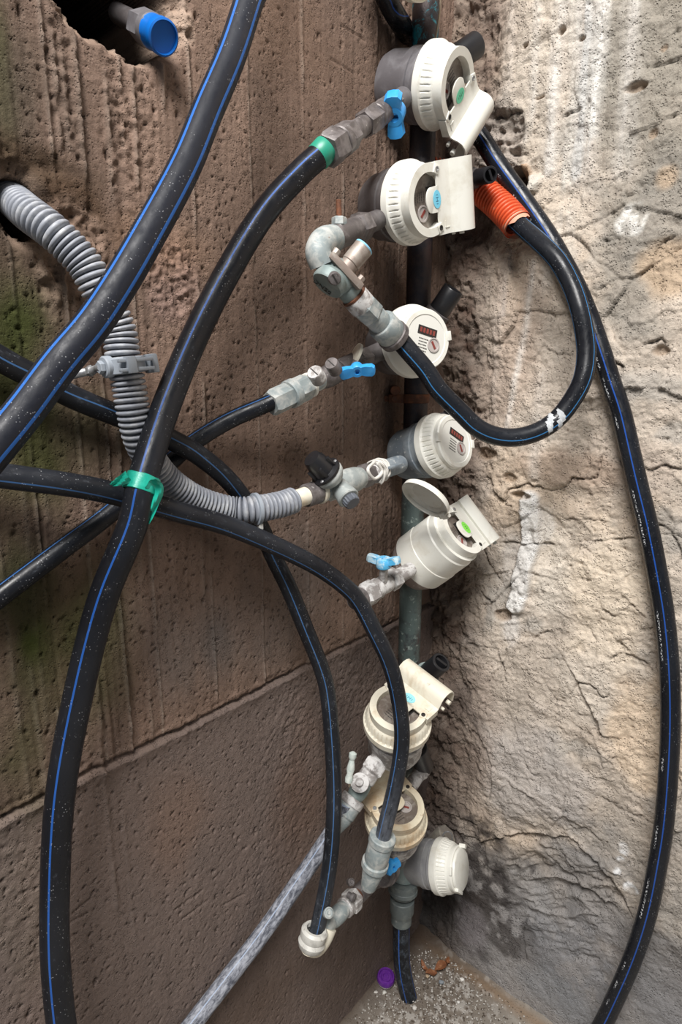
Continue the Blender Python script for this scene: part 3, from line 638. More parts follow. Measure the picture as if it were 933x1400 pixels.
hose('water_pipe', 'long black pipe from the green banded joint sweeping down to the lower left', [(446, 203, .068), (440, 210, .066), (408, 239, .056), (354, 301, .045), (286, 420, .040), (233, 540, .056), (196, 653, .0735), (181, 720, .071), (140, 820, .060), (106, 955, .050), (82, 1090, .042), (75, 1225, .040), (76, 1315, .042), (84, 1400, .046), (94, 1450, .05), (120, 1550, .055), (150, 1650, .06)], .0118, P_F, turn=-.15)
J_, _ = hose('water_pipe', 'black pipe from the left edge arching down over the lower meters', [(-90, 632, .022), (-25, 645, .024), (0, 650, .026), (90, 662, .036), (149, 673, .044), (200, 687, .048), (248, 701, .054), (315, 720, .060), (383, 749, .070), (431, 773, .080), (466, 797, .090), (490, 821, .098), (511, 860, .110), (533, 907, .122), (545, 954, .130), (550, 1001, .134), (547, 1040, .134), (538, 1086, .132), (527, 1130, .126), (522, 1152, .122)], .0095, pipe_mat('pipe_arched', .26, (.28, .31, .37), 2, .020, 0, stripe=(.03, .11, .28), rough=.34, grad=(.62, .88, .75)), turn=.55)
hose('water_pipe', 'thin black pipe running level from the third valve down to the left edge', [(378, 546, .045), (366, 552, .040), (315, 574, .022), (270, 601, .013), (239, 626, .0115), (149, 703, .0115), (90, 747, .0115), (45, 781, .0115), (0, 815, .0115), (-40, 846, .0115), (-90, 884, .0115)], .0085, P_N, turn=.5)
hose('water_pipe', 'dusty black pipe passing behind the grey conduit and dropping to the white elbow', [(-90, 440, .018), (-25, 476, .018), (17, 500, .018), (60, 522, .017), (104, 545, .016), (158, 567, .016), (200, 584, .022), (234, 601, .031), (270, 621, .032), (306, 650, .030), (333, 682, .026), (356, 720, .028), (374, 761, .034), (396, 806, .042), (418, 860, .050), (440, 915, .056), (449, 954, .060), (455, 1025, .066), (457, 1086, .070), (455, 1141, .074), (449, 1197, .076), (438, 1253, .076), (430, 1288, .074)], .0095, P_H, turn=-.1)
hose('water_pipe', 'whitened limescale pipe slanting down to the bottom edge', [(472, 1098, .060), (462, 1124, .056), (446, 1150, .048), (412, 1200, .032), (360, 1275, .018), (310, 1340, .0125), (262, 1402, .012), (235, 1438, .012), (150, 1560, .013)], .0105, P_K, turn=.4)
hose('water_pipe', 'long black pipe falling down the right hand stone wall', [(520, -20, .015), (532, 5, .015), (548, 32, .015), (575, 72, .040, 'R'), (620, 135, .036, 'R'), (657, 187, .030, 'R'), (682, 226, .026, 'R'), (711, 266, .020, 'R'), (743, 312, .018, 'R'), (761, 341, .017, 'R'), (786, 387, .016, 'R'), (803, 426, .016, 'R'), (821, 476, .018, 'R'), (836, 523, .020, 'R'), (850, 565, .022, 'R'), (861, 612, .024, 'R'), (873, 664, .026, 'R'), (887, 721, .026, 'R'), (901, 793, .026, 'R'), (910, 850, .026, 'R'), (916, 921, .026, 'R'), (917, 993, .028, 'R'), (914, 1060, .030, 'R'), (909, 1120, .032, 'R'), (902, 1168, .034, 'R'), (888, 1240, .038, 'R'), (868, 1304, .042, 'R'), (844, 1360, .046, 'R'), (822, 1405, .05, 'R'), (800, 1440, .055, 'R')], .0115, P_R, turn=.45)
lp_pts = [(684, 281, .770, 'D'), (702, 299, .756, 'D'), (718, 314, .738, 'D'), (741, 334, .715, 'D'), (764, 358, .70, 'D'), (782, 391, .695, 'D'), (793, 423, .69, 'D'), (800, 458, .69, 'D'), (802, 487, .69, 'D'), (797, 519, .69, 'D'), (782, 548, .695, 'D'), (762, 573, .70, 'D'), (736, 590, .70, 'D'), (707, 598, .70, 'D'), (678, 596, .70, 'D'), (653, 585, .695, 'D'), (632, 565, .69, 'D'), (600, 533, .68, 'D'), (583, 507, .675, 'D'), (556, 476, .67, 'D'), (534, 449, .668, 'D')]
LOOP, lpath = hose('water_pipe', 'black pipe looping round from the orange conduit to the second valve', lp_pts, .0108, pipe_mat('pipe_loop', .12, (.22, .25, .30), 3, .018, 0, stripe=(.03, .18, .42), rough=.30), turn=-.6)
# plaster smear on the loop
def near_i(path, p): return min(range(len(path)), key=lambda i: (path[i]-p).length)
i0 = near_i(lpath, PD(770, 565, .70)); i1 = near_i(lpath, PD(742, 587, .70))
o = obj('plaster_smear', tube(bmesh.new(), lpath[i0:i1+1], .0109, 40, Vector((0, -1, .3)), rfun=lambda c, a: .0104+.0010*(math.sin(c*600)*.3+math.sin(a*3+c*350)*.5+math.cos(a)*.5+.2*math.sin(a*11+c*900))), grime('plaster_smear', (.42, .44, .46), (.62, .63, .64), None, 200, rough=.8, bs=.6), LOOP)

# corrugated conduits
def corr(pitch, amp, r0):
    def f(c, a):
        t = (c/pitch) % 1; return r0+amp*(1-abs(2*t-1)**3)-amp*.5
    return f
def conduit(name, label, pts, r0, pitch, amp, mat, end=None):  # ribs follow the run
    path, L = smooth_path([PP(p) for p in pts], pitch/9)
    bm = tube(bmesh.new(), path, r0, 26, rfun=corr(pitch, amp, r0), cap=False); o = obj(name, bm, mat, None, angle=80); tag(o, label, 'conduit'); return o, path
m_c, nt, b = newmat('grey_conduit_plastic'); uvn = nt.nodes.new('ShaderNodeUVMap'); sep = nt.nodes.new('ShaderNodeSeparateXYZ'); nt.links.new(uvn.outputs[0], sep.inputs[0])
nt.links.new(mixc(nt, ramp(nt, noise(nt, 90, 4, .6, coords(nt)), .45, .7), (.235, .25, .285), (.38, .39, .41)), b.inputs['Base Color']); b.inputs['Roughness'].default_value = .5
G, gpath = conduit('conduit', 'grey corrugated conduit coming out of the left wall hole', [(-2, 258, -.055), (14, 270, -.035), (38, 291, .002), (69, 314, .022), (96, 339, .030), (117, 363, .035), (130, 387, .038), (161, 446, .042), (168, 487, .044), (177, 531, .045), (183, 565, .046), (193, 605, .044), (216, 643, .036), (243, 668, .032), (275, 686, .032), (315, 697, .040), (342, 697, .052), (383, 690, .060), (403, 683, .062)], .0113, .0046, .0050, m_c)
m_o, nt, b = newmat('orange_conduit_plastic')
nt.links.new(mixc(nt, ramp(nt, noise(nt, 120, 4, .6, coords(nt)), .55, .72), (.62, .085, .025), (.55, .22, .13)), b.inputs['Base Color']); b.inputs['Roughness'].default_value = .45
O_, opath = conduit('conduit', 'orange corrugated conduit with a torn end on the right wall', [(590, 236, .80, 'D'), (614, 240, .80, 'D'), (637, 249, .795, 'D'), (658, 260, .785, 'D'), (681, 279, .772, 'D'), (697, 295, .76, 'D'), (708, 308, .752, 'D')], .0158, .0054, .0052, m_o)
d_ = (opath[-1]-opath[-6]).normalized()
# torn lip of the conduit
bm = bmesh.new(); Mx = T(opath[-1]-d_*.004, d_, Vector((0, -1, 0)))
ring0 = []; ring1 = []; rr = random.Random(4)
for k in range(28):
    a = 2*math.pi*k/28; ln = .004+.010*max(0, math.sin(a*2.3+1))*rr.uniform(.5, 1)
    ring0.append(bm.verts.new(Mx @ Vector((.0172*math.cos(a), .0172*math.sin(a), 0)))); ring1.append(bm.verts.new(Mx @ Vector(((.0166)*math.cos(a), (.0166)*math.sin(a), ln))))
for k in range(28): bm.faces.new((ring0[k], ring0[(k+1) % 28], ring1[(k+1) % 28], ring1[k]))
obj('torn_lip', bm, plain('pale_torn_orange', (.62, .30, .20), .6), O_)
# white tube leaving the grey conduit
wt = thing('white_tube', 'short white tube between the grey conduit and the fourth valve', 'tube', PL(410, 682, .062))
obj('tube_wall', cyl(bmesh.new(), PL(396, 686, .061), PL(424, 676, .063), .0098, 24), MW2, wt)
# holder on its threaded stud
pc = PL(167, 500, .0445); gi = near_i(gpath, pc); gd = (gpath[gi+1]-gpath[gi-1]).normalized()
hd = thing('pipe_clamp', 'grey plastic clamp gripping the conduit with a stud to the left', 'clamp', gpath[gi])
bm = bmesh.new(); lathe(bm, T(gpath[gi]-gd*.0065, gd), [(.0142, 0), (.0165, .001), (.0165, .012), (.0142, .013), (.0142, 0)], 32, cap=False); obj('clamp_ring', bm, plain('clamp_grey_plastic', (.27, .30, .34), .45, bs=.1), hd)
MCL = bpy.data.materials['clamp_grey_plastic']
side = (PL(200, 500, .045)-PL(135, 505, .045)).normalized(); front = side.cross(gd).normalized()
if front.y > 0: front = -front
Mf = Matrix((side, gd, side.cross(gd))).transposed().to_4x4()
bm = bmesh.new()
for dy in (-.0036, .0036): box(bm, Matrix.Translation(gpath[gi]+front*.016+side*.001+gd*dy) @ Mf, .030, .0028, .004, .0008)
box(bm, Matrix.Translation(gpath[gi]+front*.016-side*.004) @ Mf, .008, .013, .007, .0012); obj('clamp_strap', bm, MCL, hd)
bm = bmesh.new(); box(bm, Matrix.Translation(gpath[gi]+side*.0190+front*.008) @ Mf, .006, .015, .014, .0015); obj('clamp_latch', bm, MCL, hd)
a_ = gpath[gi]-side*.0145; 
bm = bmesh.new(); cyl(bm, a_-side*.004, a_+side*.003, .0085, 24); cyl(bm, a_-side*.008, a_-side*.004, .0052, 6); obj('clamp_socket', bm, MCL, hd)
b_ = PL(98, 513, .004); obj('threaded_stud', tube(bmesh.new(), smooth_path([a_-side*.006, a_.lerp(b_, .5), b_], .0006)[0], .0030, 14, rfun=lambda c, a: .0030+.0004*math.sin(c*5200)), MSTEEL, hd)
bm = bmesh.new(); cyl(bm, a_.lerp(b_, .42), a_.lerp(b_, .52), .0045, hexa=True); obj('nut', bm, MSTEEL, hd)
# spring clip nearer the valve
pc = PL(350, 697, .054); gi = near_i(gpath, pc); gd = (gpath[gi+1]-gpath[gi-1]).normalized()
cl = thing('pipe_clip', 'grey ring clip round the conduit near the fourth valve', 'clip', gpath[gi])
bm = bmesh.new(); lathe(bm, T(gpath[gi]-gd*.002, gd), [(.0136, 0), (.0162, .0005), (.0162, .004), (.0136, .0045), (.0136, 0)], 30, cap=False); obj('clip_ring', bm, MCL, cl)
bm = bmesh.new(); box(bm, T(gpath[gi]+Vector((.004, -.003, -.0165)), gd, Vector((1, 0, 0))), .008, .006, .004, .0008); obj('clip_tab', bm, plain('pale_clip', (.55, .55, .52), .5), cl)

# green tape where two pipes cross
tp = thing('tape', 'green tape tied round the crossing of two black pipes', 'tape', PL(190, 666, .072))
fp = [PL(*p) for p in ((208, 625, .069), (196, 653, .0735), (187, 692, .073))]
fd = (fp[2]-fp[0]).normalized(); cz = PL(194, 660, .0728)
bm = bmesh.new(); lathe(bm, T(cz-fd*.006+Vector((0, 0, .0)), fd), [(.0122, 0), (.0130, .0005), (.0134, .006), (.0131, .013), (.0122, .0135)], 36, rfun=lambda r, z, a: r+.0004*math.sin(a*5+z*300), cap=False); obj('wrap', bm, MTAPE, tp)
def ribbon(bm, pts, w0, w1, wd):
    path, L = smooth_path(pts, .0015); n = len(path); vs = []
    for i, p in enumerate(path):
        t = i/(n-1); d = (path[min(i+1, n-1)]-path[max(i-1, 0)]).normalized(); x = (wd-d*wd.dot(d)).normalized(); wdt = w0+(w1-w0)*t
        y = d.cross(x)
        vs.append([bm.verts.new(p+x*wdt*(k/6-.5)+y*(.0016*math.sin(k*1.3+t*7)+(.0003 if s else -.0003))) for s in (0, 1) for k in range(7)])
    for i in range(n-1):
        for k in range(6):
            bm.faces.new((vs[i][k], vs[i][k+1], vs[i+1][k+1], vs[i+1][k])); bm.faces.new((vs[i][8+k], vs[i][7+k], vs[i+1][7+k], vs[i+1][8+k]))
    return bm
obj('tail', ribbon(bmesh.new(), [PL(176, 652, .078), PL(166, 657, .074), PL(152, 662, .066)], .010, .0035, Vector((.2, 0, 1))), MTAPE, tp)
obj('tail', ribbon(bmesh.new(), [PL(204, 660, .088), PL(214, 668, .087), PL(209, 690, .084), PL(199, 714, .078)], .013, .006, Vector((1, .3, .25))), MTAPE, tp)
obj('tail', ribbon(bmesh.new(), [PL(212, 660, .084), PL(217, 676, .083), PL(212, 694, .080)], .010, .003, Vector((1, .1, -.3))), MTAPE, tp)

# ------------------------------------------------------------------ riser
rp = PL(572, 420, .030); RX, RY = rp.x, rp.y
def RZ(py, dx=0.):        # point on the riser axis seen at image row py
    y = -(py-700)/FPX; k = RY/(math.cos(PITCH)+y*math.sin(PITCH)); return Vector((RX+dx, RY, CAMH+k*(-math.sin(PITCH)+y*math.cos(PITCH))))
m_r, nt, b = newmat('corroded_riser'); c = nt.nodes.new('ShaderNodeNewGeometry').outputs['Position']; sp = nt.nodes.new('ShaderNodeSeparateXYZ'); nt.links.new(c, sp.inputs[0])
colr = mixc(nt, ramp(nt, noise(nt, 28, 6, .7, c), .42, .62), (.022, .020, .026), (.055, .036, .034))
lowm = ramp(nt, sp.outputs[2], .93, .80)
g1 = nd(nt, 'ShaderNodeMath', op='MULTIPLY'); nt.links.new(lowm, g1.inputs[0]); nt.links.new(ramp(nt, noise(nt, 38, 5, .7, c), .30, .55), g1.inputs[1])
colr = mixc(nt, g1.outputs[0], colr, (.085, .115, .110))
g3 = nd(nt, 'ShaderNodeMath', op='MULTIPLY'); nt.links.new(lowm, g3.inputs[0]); nt.links.new(ramp(nt, noise(nt, 90, 5, .7, c), .56, .68), g3.inputs[1]); colr = mixc(nt, g3.outputs[0], colr, (.30, .36, .33))
top = ramp(nt, sp.outputs[2], 1.385, 1.41); g2 = nd(nt, 'ShaderNodeMath', op='MULTIPLY'); nt.links.new(top, g2.inputs[0]); nt.links.new(ramp(nt, noise(nt, 55, 6, .75, c, .6), .50, .62), g2.inputs[1])
colr = mixc(nt, g2.outputs[0], colr, (.03, .33, .42)); nt.links.new(colr, b.inputs['Base Color']); b.inputs['Roughness'].default_value = .42; b.inputs['Metallic'].default_value = .25
bump(nt, b, noise(nt, 260, 5, .75, c), .5, .001)
rs = thing('riser_pipe', 'upright dark steel pipe stained turquoise in the corner', 'pipe', RZ(1180))
rpth = [RZ(1175), RZ(900), RZ(600), RZ(300), RZ(-80)]
obj('pipe_shaft', tube(bmesh.new(), smooth_path(rpth, .02)[0], .0163, 32), m_r, rs)
bm = bmesh.new(); p0 = RZ(545); lathe(bm, Matrix.Translation(p0), [(.0166, -.006), (.0185, -.0055), (.0185, .0055), (.0166, .006), (.0166, -.006)], 32, cap=False); 
box(bm, Matrix.Translation(p0+Vector((-.026, -.004, 0))), .022, .004, .011, .0008); box(bm, Matrix.Translation(p0+Vector((-.026, .004, 0))), .022, .003, .011, .0008)
cyl(bm, p0+Vector((-.030, -.012, 0)), p0+Vector((-.030, .012, 0)), .0042, hexa=True); cyl(bm, p0+Vector((-.040, 0, 0)), p0+Vector((-.038, .03, 0)), .004, 12)
cl = thing('wall_bracket', 'rusty iron bracket clamping the upright pipe below the third meter', 'bracket', p0); obj('clamp_band', bm, MRUST, cl)
obj('bolt_head', cyl(bmesh.new(), PL(539, 533, .002), PL(541, 534, .014), .0068, 16), MRUST, cl)

# bottom coupling and the plastic pipe into the floor
bcp = [(553, 1180, .040), (552, 1203, .044), (550, 1232, .046), (549, 1256, .047), (549, 1272, .047)]
q = [PL(*p) for p in bcp]
cp = thing('compression_coupling', 'green grey coupling under the lowest meter', 'fitting', q[3])
obj('copper_stub', cyl(bmesh.new(), q[0]+Vector((0, 0, .01)), q[1], .0165, 28), MV, cp)
obj('upper_nut', lathe(bmesh.new(), T(q[1], q[2]-q[1]), [(.0165, 0), (.0225, .002), (.0225, .012), (.0235, .013), (.0235, .018), (.021, .020), (.019, .024)], 32), grime('coupling_grey', (.11, .13, .13), (.17, .19, .18), (.30, .31, .29), 50, rough=.5, bs=.2), cp)
MCP = bpy.data.materials['coupling_grey']
obj('sleeve', lathe(bmesh.new(), T(q[2]+(q[1]-q[2])*.15, q[3]-q[2]), [(.0185, 0), (.0195, .001), (.0195, .022), (.0175, .026), (.0165, .030), (.0165, .042), (.0150, .044)], 32), MCP, cp)
hose('water_pipe', 'short scuffed pipe bending from the coupling into the floor debris', [(549, 1262, .047), (549, 1300, .048), (551, 1325, .049), (556, 1350, .052), (563, 1378, .056)], .0135, pipe_mat('pipe_scuffed_stub', .45, (.15, .18, .22), 4, .02, 0, rough=.45), turn=.3)

# ------------------------------------------------------------------ meters
CAMP = Vector((0, 0, CAMH))
def img_dir(p, axis, dx, dy):
    """unit vector in the plane perpendicular to axis whose image direction at point p is (dx right, dy down)"""
    F = (p-CAMP).normalized(); R = F.cross(Z3).normalized(); Up = R.cross(F)
    v = R*dx-Up*dy; k = -v.dot(axis)/F.dot(axis); return (v+F*k).normalized()
def ax_from(p, dx, dy, toward):
    """axis with image direction (dx,dy) and a share toward the viewer"""
    F = (p-CAMP).normalized(); R = F.cross(Z3).normalized(); Up = R.cross(F)
    v = (R*dx-Up*dy).normalized(); return (v*math.sqrt(max(0, 1-toward**2))-F*toward).normalized()
def oval(bm, M, cx, cy, rx, ry, h=.0003, n=28):
    return prism(bm, M, [(cx+rx*math.cos(2*math.pi*k/n), cy+ry*math.sin(2*math.pi*k/n)) for k in range(n)], h)
def arc_pts(r, a0, a1, n): return [(r*math.cos(a0+(a1-a0)*k/n), r*math.sin(a0+(a1-a0)*k/n)) for k in range(n+1)]
def meter(label, ring, axis, fdir, kind, R=.0425, fs=1., sx=.0105, body=MG, plastic=MW, bodylen=.055, collar=.024, sticker=None, stick_col=None, group='water meters on the upright pipe', ribs=True, long_white=False):
    """ring: world centre of the collar's back; axis: outward; fdir: local x"""
    M = T(ring, axis, fdir); t = thing('water_meter', label, 'water meter', ring-axis*bodylen, group)
    k = R/.0425
    prof = [(.0, -bodylen), (.026*k, -bodylen), (.032*k, -bodylen+.004), (.035*k, -bodylen+.012), (.0352*k, -.026), (.0375*k, -.022), (.0375*k, -.014), (.0360*k, -.013), (.0362*k, -.006), (.0395*k, -.004), (.0395*k, .002), (0, .002)]
    if long_white: prof = [(.0, -bodylen), (.026*k, -bodylen), (.034*k, -bodylen+.006), (.038*k, -bodylen+.016), (.0385*k, -bodylen+.030), (.036*k, -bodylen+.034), (0, -bodylen+.034)]
    obj('meter_body', lathe(bmesh.new(), M, prof, 48), body, t)
    if long_white:
        obj('shroud', lathe(bmesh.new(), M, [(.0395*k, -bodylen+.026), (.0425*k, -bodylen+.027), (.0425*k, -.030), (.0415*k, -.029), (.0410*k, .002), (.0395*k, .004), (.0395*k, .014), (.033*k, .015), (0, .015)], 56), plastic, t)
    else:
        c = collar
        prof = [(.038*k, 0), (R-.0008, 0), (R, .001), (R, c*.38), (R-.0012, c*.42), (R-.0020, c*.45), (R-.0028, c*.55), (R-.0040, c*.80), (R-.0056, c*.92), (R-.0075, c), (.030*k, c), (0, c-.001)]
        nrib = 40
        def rf(r, z, a):
            if not ribs or not (c*.43 < z < c*.9): return r
            u = (a*nrib/(2*math.pi)) % 1; return r-.0013*max(0, 1-abs(u-.5)/.16)
        obj('collar_ring', lathe(bmesh.new(), M, prof, 240 if ribs else 64, rf), plastic, t)
    zt = .015 if long_white else collar
    # dial
    ro, ri = .0345*k, .0270*k
    Md = M @ Matrix.Translation((0, 0, zt))
    if kind in ('dial', 'clipdial'):
        obj('bezel', lathe(bmesh.new(), Md, [(ri, -.001), (ro, -.001), (ro, .006), (ro-.0015, .0078), (ri+.001, .0078), (ri, .0068), (ri, -.001)], 56, cap=False), plastic, t)
        for a0 in (1.9, -1.2): obj('lid_hinge', box(bmesh.new(), Md @ Matrix.Rotation(a0, 4, 'Z') @ Matrix.Translation((ro-.001, 0, .007)), .006, .011, .004, .0008), plastic, t)
        dz = .0068
    elif kind == 'flap':
        # C shaped guard round the window
        a0, a1 = math.radians(62), math.radians(298); n = 40
        outl = arc_pts(ro+.001, a0, a1, n)+list(reversed(arc_pts(ri, a0, a1, n)))
        obj('window_guard', prism(bmesh.new(), Md @ Matrix.Translation((0, 0, -.001)), outl, .0125, .0008), plastic, t)
        # hinge blocks at both ends
        for s in (-1, 1):
            a = math.radians(66)*s; p = ((ro-.0035)*math.cos(a), (ro-.0035)*math.sin(a))
            hb = box(bmesh.new(), Md @ Matrix.Translation((p[0], p[1], .0065)) @ Matrix.Rotation(a, 4, 'Z'), .0095, .0085, .0125, .0010); ho = obj('hinge_block', hb, plastic, t)
            obj('screw', lathe(bmesh.new(), Md @ Matrix.Translation((p[0], p[1], .0125)), [(.0028, 0), (.0028, .0009), (.0018, .0010), (.0016, .0003), (0, .0003)], 16), MSTEEL if s > 0 else MDARK, ho)
        # plate with curled outer edge
        hw = .036*k
        fl = sheet(bmesh.new(), Md, [(.012*k, .0105), (.020*k, .0105), (.028*k, .0108), (.0325*k, .0125), (.0350*k*fs, .0170), (.0370*k*fs, .0215*fs), (.0405*k*fs, .0255*fs), (.0460*k*fs, .0278*fs), (.0520*k*fs, .0275*fs), (.0575*k*fs, .0245*fs), (.0605*k*fs, .0190*fs), (.0610*k*fs, .0120*fs), (.0605*k*fs, .005)], .0018, -hw, hw)
        fo = obj('flap_plate', fl, plastic, t, angle=40)
        # rounded tongue reaching over the window
        ton = [(.016*k, -.013*k)]+[(.002*k+.0085*k*math.cos(a)*1.0, .0125*k*math.sin(a)) for a in np.linspace(-math.pi/2, -3*math.pi/2, 13)]+[(.016*k, .013*k)]
        obj('tongue', prism(bmesh.new(), Md @ Matrix.Translation((0, 0, .0098)), ton, .0016, .0004), plastic, fo)
        for s in (-1, 1): obj('flap_side', box(bmesh.new(), Md @ Matrix.Translation((.022*k, s*hw*.97, .006)), .020*k, .0016, .009, .0003), plastic, fo)
        bm = bmesh.new(); cyl(bm, Md @ Vector((.050*k, -hw-.004, .012)), Md @ Vector((.050*k, -hw+.002, .012)), .003, 14); cyl(bm, Md @ Vector((.040*k, -hw-.003, .008)), Md @ Vector((.040*k, -hw+.002, .008)), .0022, 12); obj('seal_pin', bm, plastic, fo)
        bm = bmesh.new(); box(bm, Md @ Matrix.Translation((.022*k, -hw*.72, .0118)), .0008, .007, .0012); box(bm, Md @ Matrix.Translation((.0255*k, -hw*.72-.0035, .0118)), .0075, .0008, .0012); obj('embossed_mark', bm, plastic, fo)
        if stick_col is not None:
            so = obj('sticker', oval(bmesh.new(), Md @ Matrix.Translation((0, 0, .01165)), sx*k, 0, .0066, .0092), stick_col, fo)
            bm = bmesh.new(); Mt = Md @ Matrix.Translation((sx*k, 0, .0120))
            for (cx, cy, sx, sy) in ((0, -.0018, .0042, .0007), (0, .0018, .0042, .0007), (0, 0, .0007, .0042), (.0, -.0045, .0028, .0006), (0, .0045, .0028, .0006)): box(bm, Mt @ Matrix.Translation((cx, cy, 0)), sx, sy, .0002)
            obj('sticker_print', bm, sticker or MINK, fo, smooth=False)
        dz = .002
    cv = thing_part = obj('dial_face', lathe(bmesh.new(), Md @ Matrix.Translation((0, 0, dz-.0006)), [(0, 0), (ri+.0004, 0), (ri+.0004, .0008), (0, .0008)], 48, cap=False), MFACE if kind != 'flap' else grime('dim_dial_%s' % label[:6], (.16, .13, .11), (.28, .25, .22), None, 80, rough=.3), t)
    Mi = Md @ Matrix.Translation((0, 0, dz+.0002))
    # local x = flap direction; dial text reads with its up vector along +x for flap meters
    bm = box(bmesh.new(), Mi @ Matrix.Translation((.009*k, 0, .0003)), .0095*k, .027*k, .0006); obj('counter_window', bm, MDARK, t, smooth=False)
    bm = bmesh.new()
    for i in range(5): box(bm, Mi @ Matrix.Translation((.009*k, (.0095-.0047*i)*k, .0007)), .0055*k, .0030*k, .0003)
    obj('number_drums', bm, MRED if kind == 'dial' else MINK, t, smooth=False)
    bm = bmesh.new(); lathe(bm, Mi @ Matrix.Translation((-.004*k, -.0115*k, 0)), [(.0085*k, 0), (.0085*k, .0012), (.0070*k, .0013), (.0068*k, .0004), (0, .0004)], 28); obj('flow_gauge', bm, plain('gauge_grey', (.42, .38, .36), .25), t)
    bm = bmesh.new(); box(bm, Mi @ Matrix.Translation((-.004*k, -.0115*k, .0007)) @ Matrix.Rotation(.7, 4, 'Z'), .0095*k, .0028*k, .0004); obj('gauge_star', bm, MRED, t, smooth=False)
    bm = bmesh.new(); rr = random.Random(len(label))
    for i in range(5):
        y = .010
        while y > -.001: 
            wd_ = rr.uniform(.0008, .0026); box(bm, Mi @ Matrix.Translation(((-.0005-.0034*i)*k, (y-wd_/2)*k, .0001)), .0012*k, wd_*k, .0002); y -= wd_+.0006
    obj('small_print', bm, MINK, t, smooth=False)
    return t, M

G_ = 'water meters on the upright pipe'
c1 = PL(590, 118, .062); a1 = ax_from(c1, 1, .06, .52)
m1, M1 = meter('highest whole white capped meter, flap hanging open downward, green sticker', c1, a1, img_dir(c1, a1, 27, 78), 'flap', R=.0440, body=MG, bodylen=.062, stick_col=plain('green_sticker_teal', (.10, .50, .30), .5), sticker=plain('teal_ink', (.02, .16, .09), .5), group=G_)
c2 = PL(556, 279, .068); a2 = ax_from(c2, 1, -.10, .66)
m2, M2 = meter('second meter down, white flap facing right with pale blue sticker', c2, a2, img_dir(c2, a2, 1, -.17), 'flap', R=.0440, body=MGD, bodylen=.050, stick_col=plain('blue_sticker', (.16, .55, .74), .5), sticker=plain('blue_ink', (.03, .14, .25), .5), group=G_, plastic=MW)
c3 = PL(561, 468, .072); a3 = ax_from(c3, 1, -.18, .80)
m3, M3 = meter('third meter down, bare round dial with red counter', c3, a3, img_dir(c3, a3, .15, -1), 'dial', R=.0425, body=MGD, bodylen=.055, group=G_, ribs=False)
c4 = PL(596, 611, .076); a4 = ax_from(c4, 1, -.30, .62)
m4, M4 = meter('fourth meter down, blue grey body and lidless round dial tilted up', c4, a4, img_dir(c4, a4, .15, -1), 'dial', R=.0430, body=MGB, bodylen=.062, collar=.026, group=G_)
c5 = PL(614, 738, .090); a5 = ax_from(c5, 1, -.82, .50)
m5, M5 = meter('all white meter at mid height with raised lid and green sticker', c5, a5, img_dir(c5, a5, 60, -42), 'flap', R=.0440, body=grime('muddy_clear_base', (.24, .19, .17), (.36, .30, .27), (.6, .58, .56), 60, rough=.35), bodylen=.086, long_white=True, fs=.88, stick_col=plain('lime_sticker', (.22, .72, .08), .5), sticker=plain('lime_ink', (.03, .20, .03), .5), group=G_)
c6 = PL(543, 990, .085); a6 = ax_from(c6, .08, -1, .80)
m6, M6 = meter('meter just below the wall joint facing up, pale blue sticker, behind the arched pipe', c6, a6, img_dir(c6, a6, 30, -26), 'flap', R=.0450, body=ML, plastic=MW2, bodylen=.060, sx=.0195, stick_col=plain('faded_blue_sticker', (.30, .66, .72), .5), sticker=plain('faded_blue_ink', (.05, .3, .42), .5), group=G_)
c7 = PL(541, 1122, .078); a7 = ax_from(c7, .12, -1, .84)
m7, M7 = meter('brown stained cream meter second from the bottom', c7, a7, img_dir(c7, a7, -.7, -.72), 'flap', R=.0440, body=ML, plastic=grime('brown_stained_cream', (.66, .60, .46), (.46, .33, .20), (.30, .20, .11), 22, .42, .70, .60, .72, rough=.42), bodylen=.050, stick_col=plain('pale_blue_sticker', (.42, .66, .70), .5), sticker=plain('pale_blue_ink', (.05, .30, .38), .5), group=G_)
c8 = PL(600, 1183, .088); a8 = ax_from(c8, 1, .03, .40)
m8, M8 = meter('lowest meter lying sideways with a blank clipped face', c8, a8, img_dir(c8, a8, .1, -1), 'clipdial', R=.0405, body=grime('pale_grey_housing', (.27, .27, .28), (.35, .35, .35), (.6, .6, .6), 40, .4, .7, .70, .78, rough=.5, bs=.15), bodylen=.080, collar=.027, group=G_)
# closed clip plate on the lowest meter's face
bm = bmesh.new(); lathe(bm, M8 @ Matrix.Translation((0, 0, .0345)), [(.030, 0), (.031, .001), (.030, .004), (.028, .005), (0, .005)], 12); obj('closed_lid', bm, MW, m8)
bm = bmesh.new(); box(bm, M8 @ Matrix.Translation((.031, .006, .0385)), .006, .008, .010, .001); box(bm, M8 @ Matrix.Translation((-.030, .0, .0375)), .005, .02, .006, .001); obj('lid_clip', bm, MW, m8)
# a meter above the frame, only its lower rim shows
c0 = PL(568, -70, .072); a0 = ax_from(c0, 1, .0, .62)
meter('meter at the top edge, only its lower rim in view', c0, a0, img_dir(c0, a0, .1, -1), 'dial', R=.0435, plastic=MW2, bodylen=.05, group=G_)
# round lid standing open above the white meter
lc = PL(584, 679, .105); la = ax_from(lc, .55, -.84, -.42); la = ax_from(lc, -.55, .84, .42)
bm = bmesh.new(); Ml = T(lc, la); lathe(bm, Ml, [(0, -.002), (.0300, -.002), (.0320, 0), (.0325, .006), (.0312, .006), (.0305, .001), (.022, .0005), (.021, -.0002), (0, -.0002)], 48)
ld = obj('raised_lid', bm, MW, m5)
hx = img_dir(lc, la, .85, .75); bm = bmesh.new(); box(bm, T(lc+hx*.0325+la*.002, la, hx), .010, .012, .007, .0012); cyl(bm, lc+hx*.034+la*.003-la.cross(hx)*.010, lc+hx*.034+la*.003+la.cross(hx)*.010, .0025, 12); obj('lid_hinge', bm, MW, m5)

